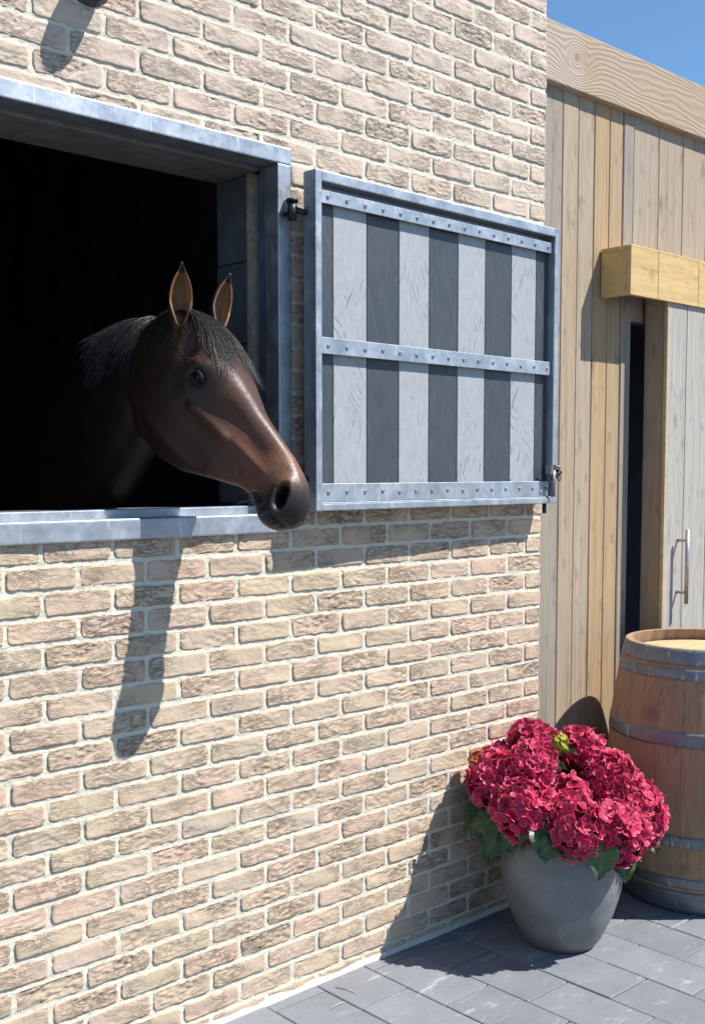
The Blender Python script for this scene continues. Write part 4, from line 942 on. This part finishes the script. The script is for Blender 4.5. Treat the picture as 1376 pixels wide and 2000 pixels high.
def coat_material():
    n = NT('bay_coat'); P = n.pos(); at = n.n('Attribute', attribute_name='coat').outputs['Color']
    hr = n.noise(n.mul(P, (240, 240, 70)), 1.0, 3, 0.6); bl = n.noise(P, 16, 4, 0.6); vn = n.noise(P, 34, 3, 0.5, 1.5)
    c = n.mix(n.maprange(hr, 0.3, 0.75, 0.0, 0.75), at, n.mix(0.65, at, (0, 0, 0)))
    c = n.mix(n.maprange(bl, 0.4, 0.75, 0, 0.35), c, n.mix(1.0, at, (1.5, 1.4, 1.3), 'MULTIPLY'))
    vr = n.math('ABSOLUTE', n.math('SUBTRACT', n.noise(P, 11, 2, 0.5, 0.8), 0.5)); vein = n.math('MULTIPLY', n.maprange(vr, 0.0, 0.035, 1.0, 0.0), n.maprange(n.noise(P, 5, 1, 0.5), 0.45, 0.6))
    h = n.math('ADD', n.math('ADD', n.math('MULTIPLY', hr, 0.4), n.math('MULTIPLY', vn, 0.5)), n.math('MULTIPLY', vein, 0.3))
    n.fin(c, n.maprange(bl, 0.3, 0.7, 0.38, 0.54), 0.0, n.bump(h, 0.6, 0.0022), 0.36)
    return n.m
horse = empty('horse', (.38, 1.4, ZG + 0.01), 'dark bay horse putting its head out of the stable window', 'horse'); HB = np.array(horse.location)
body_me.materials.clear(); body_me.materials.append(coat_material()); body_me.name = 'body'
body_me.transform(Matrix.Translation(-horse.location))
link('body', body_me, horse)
# eyes
def sphere(c, r, n=20, m=14): 
    V, F = lathe([(max(1e-4, r * math.sin(math.pi * i / m)), -r * math.cos(math.pi * i / m)) for i in range(m + 1)], n, False); return [np.array(v) + c for v in V], F
nE = NT('eye'); M_EYE = nE.fin((0.004, 0.0045, 0.006), 0.04, 0.0, None, 0.25)
for sg in (-1, 1):
    c = hw(EYE[0], EYE[1], sg * 0.0755); V, F = sphere(np.zeros(3), 0.0225)
    ey = link('eye', mesh_data('eye', V, F, M_EYE, True), horse, c - HB)
    # lids: two fleshy arcs over the ball
    parts = []
    for ud, rr, a0, a1 in ((1, 0.0242, 12, 168), (-1, 0.0236, 15, 165)):
        path = []
        for i in range(13):
            a = math.radians(a0 + (a1 - a0) * i / 12); pu = -math.cos(a) * rr * 1.05; pv_ = ud * math.sin(a) * rr * (0.52 if ud > 0 else 0.55)
            pw = math.sqrt(max(1e-6, rr * rr - (pu / 1.05) ** 2 * .92 - pv_ ** 2)); path.append(pu * HA + pv_ * HN + sg * pw * HL)
        parts.append(tube(path, [0.0022 + 0.0048 * math.sin(math.pi * i / 12) for i in range(13)], 8))
    V, F = merge(parts); link('eyelid', mesh_data('eyelid', V, F, plain('dark_lid', (0.010, 0.008, 0.008), 0.7, 0, .2, 60, .2) if sg < 0 else bpy.data.materials['dark_lid'], True), horse, c - HB)
# hair: many thin tapering strands
def hair_material():
    n = NT('black_hair'); r = n.noise(n.pos(), 90, 2, 0.5)
    return n.fin(n.mix(n.maprange(r, .3, .7), (0.011, 0.010, 0.011), (0.034, 0.031, 0.033)), 0.36, 0.0, None, 0.4)
M_HAIR = hair_material()
def strand(path, r):
    P = [np.array(q) for q in path]; k = len(P); return tube(P, [r * (1 - 0.75 * (i / (k - 1)) ** 1.5) for i in range(k)], 3, False)
def curve(p0, p1, p2, p3, n=11):
    o = []
    for i in range(n):
        t = i / (n - 1); o.append((1 - t) ** 3 * p0 + 3 * (1 - t) ** 2 * t * p1 + 3 * (1 - t) * t * t * p2 + t ** 3 * p3)
    return o
rn = random.Random(5)
def surf_v(u): return interp(DORS, u)
S = []
for i in range(800):
    side = rn.random()
    w0 = rn.gauss(0, .018); u0 = rn.uniform(-.025, .035)
    p0 = hw(u0, surf_v(max(u0, -.02)) + .004, w0)
    if side < 0.60:                                    # towards the near eye
        L = rn.uniform(.11, .225); w1 = rn.gauss(-.056, .020); lift = rn.uniform(.010, .024)
    elif side < 0.9:                                   # along the forehead to the far side
        L = rn.uniform(.13, .25); w1 = rn.gauss(.045, .022); lift = rn.uniform(.010, .026)
    else: L = rn.uniform(.10, .19); w1 = rn.gauss(0, .03); lift = rn.uniform(.008, .020)
    u3 = u0 + L; drop = 0.42 * max(0.0, abs(w1) - .03)
    p1 = hw(u0 + L * .30, surf_v(u0 + L * .3) + lift + .006, w0 + (w1 - w0) * .35); p2 = hw(u0 + L * .65, surf_v(u0 + L * .65) + lift * .8 - drop * .5, w0 + (w1 - w0) * .8); p3 = hw(u3, surf_v(u3) + .009 - drop + rn.uniform(-.004, .006), w1 + rn.gauss(0, .006))
    S.append(strand(curve(p0, p1, p2, p3), rn.uniform(.0005, .0010)))
V, F = merge(S); link('forelock', mesh_data('forelock', [v - HB for v in V], F, M_HAIR, True), horse)
S = []
CREST = [s[0] for s in NECK]
for i in range(520):
    t = rn.uniform(0.24, 0.47) * (len(CREST) - 1); k = int(t); f = t - k; c = np.array(CREST[k]) * (1 - f) + np.array(CREST[min(k + 1, len(CREST) - 1)]) * f
    p0 = c + np.array([rn.gauss(0, .010), 0, -.006]); L = rn.uniform(.03, .17); clump = noise.noise(Vector((c[1] * 14, 2, 3)))
    back = .03 + .11 * clump + rn.gauss(0, .014)
    p1 = p0 + np.array([-.030, back * .3, .022 + rn.uniform(0, .012)]); p2 = p0 + np.array([-.085 - rn.uniform(0, .02), back * .8, -.25 * L]); p3 = p0 + np.array([-.105 - rn.uniform(0, .03), back, -L])
    S.append(strand(curve(p0, p1, p2, p3, 9), rn.uniform(.0008, .0016)))
V, F = merge(S); link('mane', mesh_data('mane', [v - HB for v in V], F, M_HAIR, True), horse)
S = []
for i in range(18):                                    # whiskers round the lips and nostril
    u0 = rn.uniform(.50, .60); v0 = rn.uniform(-.135, -.085); p0 = hw(u0, v0, -0.046 * (1 - max(0, (u0 - .57)) * 12)); dr = -HL * rn.uniform(.4, 1) * .02 - HN * .016 + HA * rn.uniform(-.01, .012)
    S.append(strand([p0, p0 + dr * .8, p0 + dr * 1.7 - HN * .010], .00022))
V, F = merge(S); link('whiskers', mesh_data('whiskers', [v - HB for v in V], F, plain('pale_whisker', (0.35, 0.32, 0.28), 0.5, 0, .1, 40, 0), False), horse)
V, F = tube([(.38, 2.47, -.02), (.38, 2.56, -.12), (.38, 2.58, -.4), (.38, 2.57, -.8)], [.03, .045, .06, .02], 12); link('tail', mesh_data('tail', [np.array(v) - HB for v in V], F, M_HAIR, True), horse)
